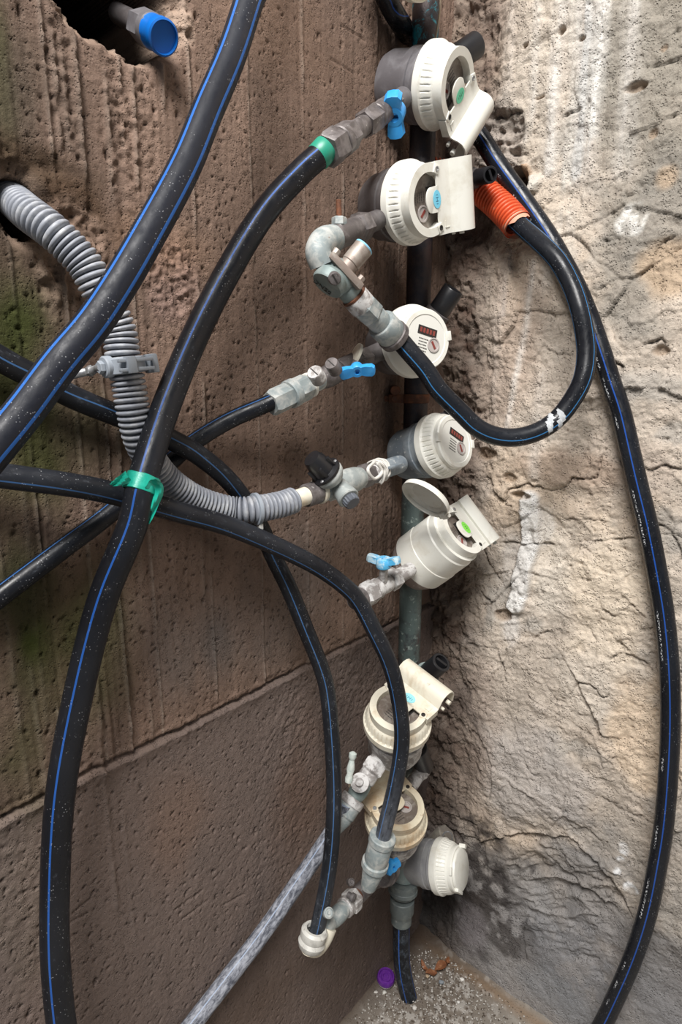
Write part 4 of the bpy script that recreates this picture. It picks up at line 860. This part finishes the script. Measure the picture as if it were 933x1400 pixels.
# manifold outlets behind the meters, closed with black plugs
def plug(label, a, b, r, neck=None, nr=None, neckmat=MV, hollow=True):
    a, b = PP(a), PP(b); t = thing('pipe_plug', label, 'plug', a, 'black plugs on the upright pipe')
    d = (b-a).normalized(); L = (b-a).length
    obj('plug_cap', lathe(bmesh.new(), T(a, d), [(r*.96, 0), (r, .002), (r*.98, L-.001), (r*.93, L), (r*.72, L), (r*.66, L-.008), (0, L-.008)], 30), MK, t)
    M = T(a+d*(L-.004), d); bm = bmesh.new(); box(bm, M @ Matrix.Rotation(.5, 4, 'Z'), r*1.2, r*.28, .010, .0006); obj('grip_fin', bm, MK, t)
    if neck is not None:
        n0 = PP(neck); dn = a-n0
        obj('outlet_neck', lathe(bmesh.new(), T(n0, dn), [(nr*.8, 0), (nr*.85, dn.length*.6), (nr*1.05, dn.length*.7), (nr*1.05, dn.length), (nr*.8, dn.length+.001)], 28), neckmat, t)
    return t
plug('black plug rising right beside the highest whole meter', (612, 88, .060), (652, 61, .078), .0150, (585, 106, .045), .0150, MDARK)
plug('black plug beside the torn orange conduit', (650, 243, .080), (671, 239, .115), .0098, (595, 262, .05), .0120, MGD)
plug('black plug upper right of the third meter', (600, 426, .062), (621, 395, .082), .0140, (582, 450, .045), .0160, MGD)
plug('black slotted plug right of the upright pipe, above the uppermost upward facing meter', (585, 921, .070), (604, 905, .094), .0145, (572, 935, .045), .0170, MV)
plug('black plug half hidden between the two upward facing meters', (580, 1048, .060), (571, 1022, .066), .0150, (561, 1076, .060), .0125, ML)
plug('black plug peeking out above the fourth meter behind the loop', (610, 575, .040), (628, 556, .055), .012, (590, 590, .035), .013, MGD)
mo = thing('capped_outlet', 'crusted outlet with a wire loop above the lowest meter', 'outlet', PL(600, 1150, .05))
bm = bmesh.new(); cyl(bm, PL(585, 1165, .04), PL(612, 1140, .07), .018, hexa=True); obj('outlet_body', bm, grime('crusty_outlet', (.17, .15, .13), (.26, .24, .20), (.12, .09, .06), 60, rough=.7, bs=.5), mo)
pth = [PL(612, 1145, .08)+Vector((math.cos(a)*.008, 0, math.sin(a)*.011)) for a in np.linspace(-2.2, 2.8, 20)]
obj('wire_loop', tube(bmesh.new(), smooth_path(pth, .001)[0], .0011, 8), MSTEEL, mo)

# ------------------------------------------------------------------ valve trains
def chain(t, a, b, parts, seg=28):
    """parts: (name, share, radius, kind, material) laid end to end from a to b"""
    tot = sum(p[1] for p in parts); d = b-a; L = d.length; u = d.normalized(); z = 0; out = {}
    for k, (nm, sh, r, kind, mat) in enumerate(parts):
        l = L*sh/tot; p = a+u*z; M = T(p, u); bm = bmesh.new(); e = .0006
        if kind == 'hex': lathe(bm, M @ Matrix.Rotation(k*.35, 4, 'Z'), [(r*.86, -e), (r, l*.12), (r, l*.88), (r*.86, l+e)], 6)
        elif kind == 'cyl': lathe(bm, M, [(r*.93, -e), (r, l*.08), (r, l*.92), (r*.93, l+e)], seg)
        elif kind == 'thread':
            pr = [(r*.9, -e)]; n = max(3, int(l/.0014))
            for i in range(n): pr += [(r, l*(i+.3)/n), (r*.92, l*(i+.8)/n)]
            lathe(bm, M, pr+[(r*.9, l+e)], seg)
        elif kind == 'bead': lathe(bm, M, [(r*.8, -e), (r*.95, l*.2), (r, l*.5), (r*.95, l*.8), (r*.8, l+e)], seg)
        elif kind == 'cone': lathe(bm, M, [(r*.70, -e), (r*.78, l*.15), (r, l*.8), (r*.95, l+e)], seg)
        elif kind == 'icone': lathe(bm, M, [(r*.95, -e), (r, l*.2), (r*.76, l*.85), (r*.70, l+e)], seg)
        elif kind == 'flange': lathe(bm, M, [(r*.75, -e), (r*.8, l*.3), (r, l*.35), (r, l*.65), (r*.8, l*.7), (r*.75, l+e)], seg)
        out[k] = (obj(nm, bm, mat, t, angle=30), p+u*l*.5); z += l
    return out
def wing_handle(t, c, axis, along, span, mat, tall=.012, wd=.010, hub=.0085):
    """butterfly handle: hub on its spindle with two wings"""
    M = T(c, axis, along); bm = bmesh.new()
    h = obj('handle', lathe(bmesh.new(), M, [(hub*.9, 0), (hub, .002), (hub, tall*.8), (hub*.85, tall), (hub*.45, tall), (hub*.4, tall*.6), (0, tall*.6)], 24), mat, t)
    for s in (-1, 1):
        pts = [(hub*.4*s, -wd*.45), (span*.55*s, -wd*.42), (span*.85*s, -wd*.55), (span*s, -wd*.35), (span*1.03*s, 0), (span*s, wd*.35), (span*.85*s, wd*.55), (span*.55*s, wd*.42), (hub*.4*s, wd*.45)]
        Mw = M @ Matrix.Translation((0, 0, tall*.25)) @ Matrix.Rotation(-.22*s, 4, 'Y')
        obj('wing', prism(bmesh.new(), Mw, pts, tall*.62, .0009), mat, h)
    return h

# V1
v = thing('shutoff_valve', 'brass valve with blue butterfly handle left of the highest whole meter', 'valve', PL(500, 165, .06))
ch = chain(v, PL(447, 207, .070), PL(552, 133, .052), [('compression_nut', 1.5, .0165, 'hex', MB), ('collar', .6, .0150, 'cyl', MB), ('reducer', 1.0, .0145, 'hex', MB), ('nipple', 1.7, .0098, 'cyl', MB), ('union_nut', 1.6, .0140, 'hex', MB), ('washer', .35, .0125, 'cyl', MB), ('valve_body', 1.5, .0125, 'bead', MB), ('end_nut', 1.0, .0135, 'hex', MB), ('spout', 1.4, .0110, 'cyl', MG)])
hc = PL(543, 150, .062); hdx = ax_from(hc, -.1, .25, .92)
cyl_b = bmesh.new(); cyl(cyl_b, PL(538, 142, .052), hc, .005, 16); obj('spindle', cyl_b, MB, v)
wing_handle(v, hc, hdx, img_dir(hc, hdx, .12, 1), .0235, MBL, .020, .017, .0105)
gb = thing('green_band', 'green band round the pipe end under the brass nut', 'band', PL(440, 212, .067))
_q = PL(446, 203, .068); _p = PL(434, 216, .0635); obj('band', lathe(bmesh.new(), T(_p, _q-_p), [(.0119, 0), (.0125, .001), (.0125, .013), (.0119, .014)], 32), MGR, gb)

# V2: drain elbow and large green-grey valve
v = thing('shutoff_valve', 'green grey valve body hanging on an elbow below the second meter', 'valve', PL(455, 360, .07))
chain(v, PL(518, 300, .058), PL(452, 328, .066), [('spout', 1.6, .0105, 'cyl', MGD), ('union_nut', 1.1, .0150, 'hex', MB), ('tee_barrel', 2.4, .0125, 'cyl', MB), ('bead', .5, .0138, 'bead', MZ)])
elb = smooth_path([PL(456, 326, .066), PL(442, 331, .069), PL(435, 344, .072), PL(441, 362, .074)], .002)[0]
obj('elbow', tube(bmesh.new(), elb, .0128, 28, rfun=lambda c, a: .0128+.0010*math.sin(min(1, c/.03)*math.pi)), MZ, v)
dc = PL(464, 300, .066); ds = obj('drain_screw', cyl(bmesh.new(), PL(465, 322, .066), PL(464, 306, .066), .0062, 20), MB, v)
obj('drain_nut', cyl(bmesh.new(), PL(464, 309, .066), PL(464, 297, .066), .0078, hexa=True), MZ, ds); obj('drain_stem', cyl(bmesh.new(), PL(464, 298, .066), PL(463, 273, .066), .0028, 12), MRUST, ds)
bd = PL(452, 372, .077); be = PL(490, 412, .086)
ch = chain(v, PL(440, 354, .073), PL(498, 420, .088), [('inlet', 1.2, .0128, 'cone', MV), ('valve_body', 2.6, .0170, 'bead', MV), ('outlet', 1.3, .0125, 'cyl', MV), ('rust_ring', .25, .0140, 'cyl', MRUST), ('outlet_nut', 1.6, .0142, 'cyl', ML)])
d12 = ax_from(PL(450, 385, .08), -.45, .6, .45); p12 = PL(452, 384, .083)
bo = obj('round_cover', lathe(bmesh.new(), T(p12-d12*.008, d12), [(.013, 0), (.0165, .004), (.0172, .012), (.0160, .0145), (0, .0150)], 32), MV, v)
bmt = bpy.data.curves.new('raised_letters', 'FONT'); bmt.body = 'DN20'; bmt.size = .0085; bmt.extrude = .0003; bmt.align_x = 'CENTER'; bmt.align_y = 'CENTER'
tmp = bpy.data.objects.new('raised_letters_curve', bmt); COL.objects.link(tmp); dg = bpy.context.evaluated_depsgraph_get(); tm = bpy.data.meshes.new_from_object(tmp.evaluated_get(dg)); bpy.data.objects.remove(tmp)
lt = thing  # keep name space tidy
xdir = img_dir(p12, d12, .80, .60); bm = bmesh.new(); bm.from_mesh(tm)
ML_ = T(p12+d12*.0075, d12, xdir) @ Matrix.Translation((-.003, -.0065, 0)); bmesh.ops.transform(bm, matrix=ML_, verts=bm.verts); obj('raised_letters', bm, plain('letter_shade', (.05, .055, .05), .6), bo, smooth=False)
pS = PL(458, 381, .098); dS = ax_from(pS, .1, .1, .97); so = obj('slotted_screw', lathe(bmesh.new(), T(pS-dS*.006, dS), [(.0062, 0), (.0062, .006), (.0052, .0075), (0, .0075)], 24), MB, v)
obj('screw_slot', box(bmesh.new(), T(pS+dS*.0016, dS) @ Matrix.Rotation(.6, 4, 'Z'), .0095, .0014, .0006), MDARK, so, smooth=False)
# bonnet with flange and the light blue capped head
b0 = PL(466, 376, .084); b1 = PL(498, 338, .098); dB = (b1-b0).normalized(); xB = img_dir(b0, dB, .7, .7)
obj('bonnet_flange', box(bmesh.new(), T(b0+dB*.004, dB, xB), .044, .026, .008, .0025), grime('tan_bronze', (.26, .21, .18), (.36, .32, .28), None, 60, metal=.3, bs=.25), v)
MTB = bpy.data.materials['tan_bronze']
for s in (-1, 1): obj('flange_bolt', cyl(bmesh.new(), b0+dB*.006+xB*.0175*s, b0+dB*.015+xB*.0175*s, .0042, 8), MTB, v)
obj('bonnet_neck', cyl(bmesh.new(), b0+dB*.006, b1-dB*.018, .0095, 24, r2=.0088), MTB, v)
hd_ = obj('head', cyl(bmesh.new(), b0+dB*.014, b1, .0098, 30, r2=.0102), MTB, v); obj('blue_cap', lathe(bmesh.new(), T(b1-dB*.001, dB), [(.0100, 0), (.0102, .0012), (.0098, .0018), (0, .0018)], 30), plain('light_blue_cap', (.22, .50, .68), .45), hd_)
# compression fitting that takes the looping pipe
f2 = thing('compression_fitting', 'chalky two part fitting gripping the top end of the looping pipe', 'fitting', PL(510, 425, .095))
chain(f2, PL(494, 415, .088), PD(541, 462, .668), [('hex_adapter', 1.5, .0150, 'hex', MZ), ('fitting_barrel', 1.2, .0125, 'cyl', MZ), ('grip_nut', 1.5, .0168, 'cyl', MZ), ('nut_lip', .6, .0180, 'cyl', MB)])

# V3
v = thing('shutoff_valve', 'slim brass valve with a flat blue handle left of the round dial meter', 'valve', PL(455, 510, .05))
ch = chain(v, PL(370, 552, .042), PL(525, 478, .050), [('compression_nut', 1.5, .0140, 'hex', MZ), ('collar', .5, .0150, 'cyl', MZ), ('adapter', 1.1, .0140, 'hex', MZ), ('white_washer', .2, .0135, 'cyl', MW), ('tail', .9, .0105, 'cyl', MZ), ('test_port', 1.8, .0125, 'bead', MB), ('valve_body', 1.8, .0125, 'cyl', MB), ('union_nut', 1.0, .0140, 'hex', MB), ('spout', 1.8, .0110, 'cyl', MGD)])
for (x, y, rr_) in ((431, 510, .0082), (454, 498, .0074)):
    p = PL(x, y, .074); dk = ax_from(p, -.35, -.55, .75)
    ko = obj('test_plug', lathe(bmesh.new(), T(p-dk*.012, dk), [(rr_, 0), (rr_, .013), (rr_*.9, .0145), (0, .0145)], 26), ML if x < 440 else MB, v); obj('plug_slot', box(bmesh.new(), T(p+dk*.0024, dk) @ Matrix.Rotation(.9, 4, 'Z'), rr_*1.6, .0012, .0006), MDARK, ko, smooth=False)
p = PL(488, 502, .076); dh_ = ax_from(p, .05, .45, .85); obj('spindle', cyl(bmesh.new(), PL(484, 496, .056), p, .0045, 14), MB, v)
wing_handle(v, p, dh_, img_dir(p, dh_, 1, -.12), .0200, MBL, .010, .012, .0075)
obj('gasket', lathe(bmesh.new(), T(PL(489, 487, .056), ax_from(PL(489, 487, .056), -.6, -.3, .3)), [(.009, 0), (.014, .001), (.014, .004), (.009, .005)], 24), MW2, v)

# V4
MPV = grime('pale_valve_body', (.30, .33, .325), (.46, .48, .46), (.20, .18, .16), 70, .42, .62, .66, .76, rough=.55, metal=.15, bs=.3)
v = thing('shutoff_valve', 'pale grey valve with black knob joining the grey conduit to the fourth meter', 'valve', PL(460, 658, .065))
ch = chain(v, PL(418, 678, .062), PL(548, 634, .058), [('tube_socket', 1.2, .0125, 'cyl', MB), ('white_ring', .3, .0140, 'cyl', MW2), ('small_nut', .8, .0130, 'bead', MZ), ('hex_nut', .9, .0160, 'hex', MZ), ('valve_body', 2.6, .0150, 'bead', MPV), ('brass_nut', 1.3, .0140, 'hex', MB), ('threaded_tail', 1.3, .0115, 'thread', ML), ('spout', 2.6, .0115, 'cyl', MGB)])
p0 = PL(457, 656, .074); p1 = PL(427, 627, .068); dk = (p1-p0).normalized(); xk = img_dir(p0, dk, .9, -.5)
ko = obj('bonnet', lathe(bmesh.new(), T(p0, dk, xk), [(.012, 0), (.0165, .006), (.0175, .010), (.0165, .013), (0, .014)], 28), MPV, v)
kb = obj('black_knob', lathe(bmesh.new(), T(p0+dk*.013, dk, xk), [(.0175, 0), (.0178, .003), (.0125, .005), (.0115, .020), (.0095, .026), (0, .027)], 24), MK, v)
for a in np.linspace(0, 2*math.pi, 6)[:-1]:
    obj('knob_rib', box(bmesh.new(), T(p0+dk*.022, dk, xk) @ Matrix.Rotation(a, 4, 'Z') @ Matrix.Translation((.0115, 0, 0)), .007, .004, .016, .001), MK, kb)
for a in (.4, 2.4, 4.5): obj('flange_bolt', lathe(bmesh.new(), T(p0+dk*.0155, dk, xk) @ Matrix.Rotation(a, 4, 'Z') @ Matrix.Translation((.0150, 0, 0)), [(.0022, 0), (.0022, .0014), (.0010, .0022), (0, .0022)], 12), MSTEEL, kb)
q0 = PL(462, 663, .072); q1 = PL(476, 680, .090); dq = (q1-q0).normalized()
obj('side_outlet', cyl(bmesh.new(), q0, q0+dq*.024, .0098, 24, r2=.0125), MPV, v); obj('outlet_cap', lathe(bmesh.new(), T(q0+dq*.023, dq), [(.0085, 0), (.0085, .008), (.0075, .009), (0, .009)], 32, rfun=lambda r, z, a: r*(1+.05*math.cos(a*16))), plain('slate_cap', (.10, .11, .13), .4), v)
ty = thing('string_wrap', 'white sealing string knotted round the fourth meter spout', 'string', PL(517, 643, .06))
ctr = PL(516, 644, .060); ud = (PL(548, 634, .058)-PL(418, 678, .062)).normalized(); pp = []; rr = random.Random(8); Mt = T(ctr, ud)
for k in range(90):
    a = k*.42; pp.append(Mt @ Vector(((.0128+rr.uniform(0, .002))*math.cos(a), (.0128+rr.uniform(0, .002))*math.sin(a), -.008+.016*((k*7) % 90)/90*.2+.016*k/90)))
obj('winding', tube(bmesh.new(), smooth_path(pp, .002)[0], .0012, 7), plain('white_string', (.62, .60, .56), .8, bs=.3), ty)
pp = [PL(512, 632, .085), PL(503, 642, .092), PL(512, 655, .092), PL(523, 645, .090), PL(516, 633, .088), PL(526, 640, .088), PL(524, 656, .088), PL(520, 661, .086)]
obj('loose_end', tube(bmesh.new(), smooth_path(pp, .001)[0], .0019, 8), bpy.data.materials['white_string'], ty)
obj('spout_lever', box(bmesh.new(), T(PL(540, 637, .075), (PL(556, 630, .075)-PL(528, 640, .075))), .003, .006, .026, .001), MGB, m4)

# V5
v = thing('shutoff_valve', 'limed valve with pale blue handle and an open end below the white meter', 'valve', PL(520, 805, .06))
ch = chain(v, PL(482, 824, .056), PL(562, 778, .064), [('open_end', .8, .0098, 'thread', MB), ('rust_collar', .5, .0125, 'cyl', MB), ('large_nut', 1.4, .0160, 'hex', ML), ('body_band', .6, .0135, 'cyl', ML), ('valve_body', 1.5, .0125, 'bead', ML), ('union_nut', 1.0, .0150, 'hex', ML), ('spout', 2.0, .0100, 'cyl', ML)])
_a = PL(482, 824, .056); _u = (PL(562, 778, .064)-_a).normalized(); obj('open_bore', lathe(bmesh.new(), T(_a-_u*.001, _u), [(.0068, -.0004), (0, -.0004)], 20, cap=False), MDARK, v)
p = PL(525, 776, .070); dh_ = ax_from(p, -.05, -1, .35); obj('spindle', cyl(bmesh.new(), PL(524, 796, .064), p, .0055, 14), ML, v)
wing_handle(v, p, dh_, img_dir(p, dh_, 1, .10), .0225, MBL2, .013, .012, .0098)

# V6
v = thing('shutoff_valve', 'limed valve with a small pale lever under the upward facing sticker meter', 'valve', PL(495, 1070, .06))
ch = chain(v, PL(458, 1132, .056), PL(536, 1010, .075), [('fitting_skirt', 1.5, .0140, 'cone', MZ), ('fitting_nut', 1.2, .0150, 'cyl', MZ), ('collar', .8, .0160, 'cyl', ML), ('valve_body', 2.0, .0125, 'bead', MV), ('neck', 1.1, .0125, 'cyl', ML), ('hex_nut', 1.3, .0160, 'hex', ML), ('tail', 1.0, .0115, 'cyl', ML), ('spout', 1.8, .0130, 'icone', ML)])
p0 = PL(494, 1072, .066); p1 = PL(485, 1062, .092); dk = (p1-p0).normalized()
bo = obj('spindle_housing', lathe(bmesh.new(), T(p0, dk), [(.0105, 0), (.0105, .010), (.0120, .012), (.0120, .016), (.009, .017), (.0055, .017), (.0050, .022), (0, .022)], 26), ML, v)
l0 = PL(477, 1069, .094); l1 = PL(482, 1036, .094); dl = l1-l0
obj('lever', lathe(bmesh.new(), T(l0, dl), [(.001, -.002), (.0045, 0), (.0050, .005), (.0036, .010), (.0050, .016), (.0040, .022), (.0030, .027), (.0048, .031), (.0045, .035), (.0015, .037)], 20), grime('pale_lever', (.42, .47, .44), (.55, .58, .54), None, 90, rough=.5), v)

# fitting that takes the arched pipe
f = thing('compression_fitting', 'grey white fitting holding the lower end of the arched pipe', 'fitting', PL(512, 1180, .118))
chain(f, PL(524, 1143, .124), PL(504, 1212, .108), [('nut_lip', .7, .0165, 'cyl', MZ), ('grip_nut', 2.2, .0150, 'cyl', MZ), ('middle_lip', .6, .0168, 'cyl', MZ), ('fitting_barrel', 2.4, .0135, 'icone', MZ), ], 32)

# V8
v = thing('shutoff_valve', 'worn metal valve chain running down left from the lowest meter', 'valve', PL(480, 1210, .07))
ch = chain(v, PL(440, 1272, .074), PL(545, 1170, .060), [('tail', 1.1, .0100, 'cyl', MZ), ('barrel', 1.8, .0115, 'bead', MZ), ('thin_collar', .5, .0130, 'cyl', ML), ('hex_nut', 1.0, .0150, 'hex', ML), ('mud_gap', .3, .0100, 'cyl', MRUST), ('valve_body', 2.4, .0115, 'cyl', MB), ('collar', .6, .0130, 'cyl', MB), ('shoulder', 1.2, .0120, 'bead', MB), ('union', 2.2, .0150, 'cone', MB)])
for (x, y, r_) in ((450, 1248, .0062), (481, 1206, .0045)):
    p = PL(x, y, .090); dk = ax_from(p, .1, .0, .95); o = obj('screw_boss', lathe(bmesh.new(), T(p-dk*.008, dk), [(r_, 0), (r_, .008), (r_*.75, .009), (r_*.7, .0075), (r_*.35, .0075), (r_*.3, .009), (0, .009)], 22), MZ if x < 460 else MB, v)
obj('side_knob', lathe(bmesh.new(), T(PL(476, 1223, .075), ax_from(PL(476, 1223, .075), 1, .5, .4)), [(.004, 0), (.004, .005), (.0055, .006), (.0055, .010), (0, .011)], 18), MGD, v)
p = PL(532, 1180, .098); dh_ = ax_from(p, .5, .35, .65); h8 = wing_handle(v, p, dh_, img_dir(p, dh_, .75, -.65), .0125, MBL, .012, .010, .0075)
obj('spindle', cyl(bmesh.new(), PL(533, 1172, .07), p, .0055, 14), MB, v)
sp_ = obj('meter_spout', lathe(bmesh.new(), T(PL(522, 1196, .080), PL(552, 1180, .075)-PL(522, 1196, .080)), [(.014, 0), (.0165, .002), (.0155, .010), (.0175, .012), (.0165, .020), (.013, .030)], 28), MB, m8)
# white elbow
e = thing('pipe_elbow', 'off white elbow at the very bottom of the dusty pipe', 'fitting', PL(428, 1288, .074))
pth = smooth_path([PL(447, 1266, .075), PL(441, 1280, .075), PL(432, 1292, .074), PL(424, 1290, .075)], .002)[0]
obj('elbow_body', tube(bmesh.new(), pth, .0130, 26), MW2, e)
ea = PL(424, 1298, .074); eb = PL(433, 1262, .076)
obj('elbow_cup', lathe(bmesh.new(), T(ea, eb-ea), [(0, -.001), (.011, 0), (.0155, .004), (.0172, .010), (.0150, .014), (.0165, .017), (.0165, .024), (.0140, .027), (.0105, .027), (.0098, .022)], 32, cap=False), grime('elbow_white', (.58, .57, .53), (.42, .41, .38), (.3, .26, .2), 50, rough=.45), e)

# ------------------------------------------------------------------ capped fitting in the upper hole
f = thing('capped_fitting', 'grey nut with a blue cap poking out of the upper left hole', 'fitting', PL(205, 45, .0))
a_, b_ = PL(160, 18, -.055), PL(224, 51, .020); L_ = (b_-a_).length; u_ = (b_-a_).normalized()
obj('pipe_tail', cyl(bmesh.new(), a_, b_-u_*.040, .0085, 24), MGD, f)
obj('hex_nut', lathe(bmesh.new(), T(b_-u_*.048, u_), [(.009, 0), (.0125, .004), (.0135, .008), (.0135, .022), (.012, .024)], 6), MG, f)
obj('collar', cyl(bmesh.new(), b_-u_*.026, b_-u_*.017, .0135, 28), MG, f)
capo = obj('blue_cap', lathe(bmesh.new(), T(b_-u_*.019, u_), [(.0110, 0), (.0128, .001), (.0128, .012), (.0133, .013), (.0133, .019), (.0118, .020), (.0112, .0175), (.006, .0172), (0, .0172)], 48, rfun=lambda r, z, a: r*(1-.05*(math.cos(a*6) > .93 and z < .012 and z > 0))), plain('deep_blue_cap', (.005, .13, .50), .35), f)

# thin tan wire beside the riser
hose('wire', 'thin tan wire hanging beside the upright pipe at the top', [(603, -10, .06), (601, 20, .06), (597, 45, .055), (594, 66, .05)], .0012, plain('tan_wire', (.42, .33, .24), .6), 'wire', seg=8)
hose('wire', 'thin dark wire looping out beside the fourth meter', [(618, 590, .08), (640, 606, .09), (650, 600, .09), (655, 588, .08), (652, 575, .07)], .0006, plain('thin_wire', (.35, .30, .26), .6), 'wire', seg=6)

# bottle cap and litter on the floor
bc = FP(528, 1345, .006); cap = thing('bottle_cap', 'purple bottle cap against the wall foot', 'bottle cap', bc)
dcap = ax_from(bc, .05, -.35, .85); bc2 = bc+Vector((0, 0, .017))
obj('cap_top', lathe(bmesh.new(), T(bc2-dcap*.004, dcap), [(.0150, -.004), (.0152, .001), (.0138, .004), (.0118, .004), (.0108, .0012), (.0088, .0012), (.0080, .0034), (.0052, .0034), (.0042, .0010), (0, .0010)], 48, rfun=lambda r, z, a: r*(1+.02*math.cos(a*24)*(r > .0139))), grime('purple_plastic', (.11, .02, .24), (.16, .04, .30), (.35, .28, .38), 150, .4, .7, .68, .8, rough=.35), cap)
obj('cap_neck', lathe(bmesh.new(), T(bc2-dcap*.012, dcap), [(.0135, 0), (.0145, .001), (.0145, .004), (.0135, .005), (.0135, .008)], 36), plain('pale_neck', (.40, .38, .34), .4), cap)
rd = random.Random(9)
for k, (x, y, r_, lab) in enumerate([(632, 1339, .0042, 'white pebble on the bare floor near the right wall foot'), (514, 1357, .0042, 'larger white chip left of the floor pipe below the purple cap'), (526, 1357, .0036, 'smaller white chip just under the purple cap'), (604, 1343, .0055, 'blue grey pebble in the dirt right of the floor pipe'), (567, 1378, .0055, 'elongated pale chip below the floor pipe end'), (585, 1334, .004, 'tan pebble by the dry leaves'), (627, 1370, .003, 'small white pebble alone on the floor slab')]):
    bm = bmesh.new(); stone_bm(bm, FP(x, y, r_*.6+.003), r_, rd)
    o = obj('pebble', bm, plain('pebble_%d' % k, [(.68, .66, .62), (.60, .57, .52), (.62, .6, .55), (.20, .22, .24), (.55, .52, .48), (.40, .30, .20), (.62, .6, .57)][k], .85, bs=.4), None, smooth=False); tag(o, lab, 'pebble')
ML1 = grime('dry_leaf', (.20, .075, .030), (.32, .15, .07), (.10, .05, .03), 120, rough=.75, bs=.4)
for k, (x, y, L_, rot, lab) in enumerate([(603, 1322, .030, .6, 'curled rust brown leaf at the foot of the corner'), (590, 1331, .022, .2, 'small broken brown leaf beside the floor pipe'), (612, 1315, .018, 1.2, 'narrow brown leaf scrap against the right wall'), (580, 1322, .020, 2.1, 'dark leaf scrap behind the floor pipe')]):
    p = FP(x, y, .009); bm = bmesh.new(); n = 9; M = Matrix.Translation(p) @ Matrix.Rotation(rot, 4, 'Z') @ Matrix.Rotation(.25, 4, 'X')
    rows = []
    for i in range(n):
        t = i/(n-1); wd_ = L_*.24*math.sin(math.pi*min(1, t*.92+.04)); rows.append([bm.verts.new(M @ Vector(((t-.5)*L_, wd_*s, .004*abs(s)+.004*math.sin(t*4+k)+zz))) for zz in (0, -.0004) for s in (-1, -.5, 0, .5, 1)])
    for i in range(n-1):
        for j in range(4):
            bm.faces.new((rows[i][j], rows[i+1][j], rows[i+1][j+1], rows[i][j+1])); bm.faces.new((rows[i][5+j], rows[i][6+j], rows[i+1][6+j], rows[i+1][5+j]))
    o = obj('dry_leaf', bm, ML1, None); tag(o, lab, 'leaf')
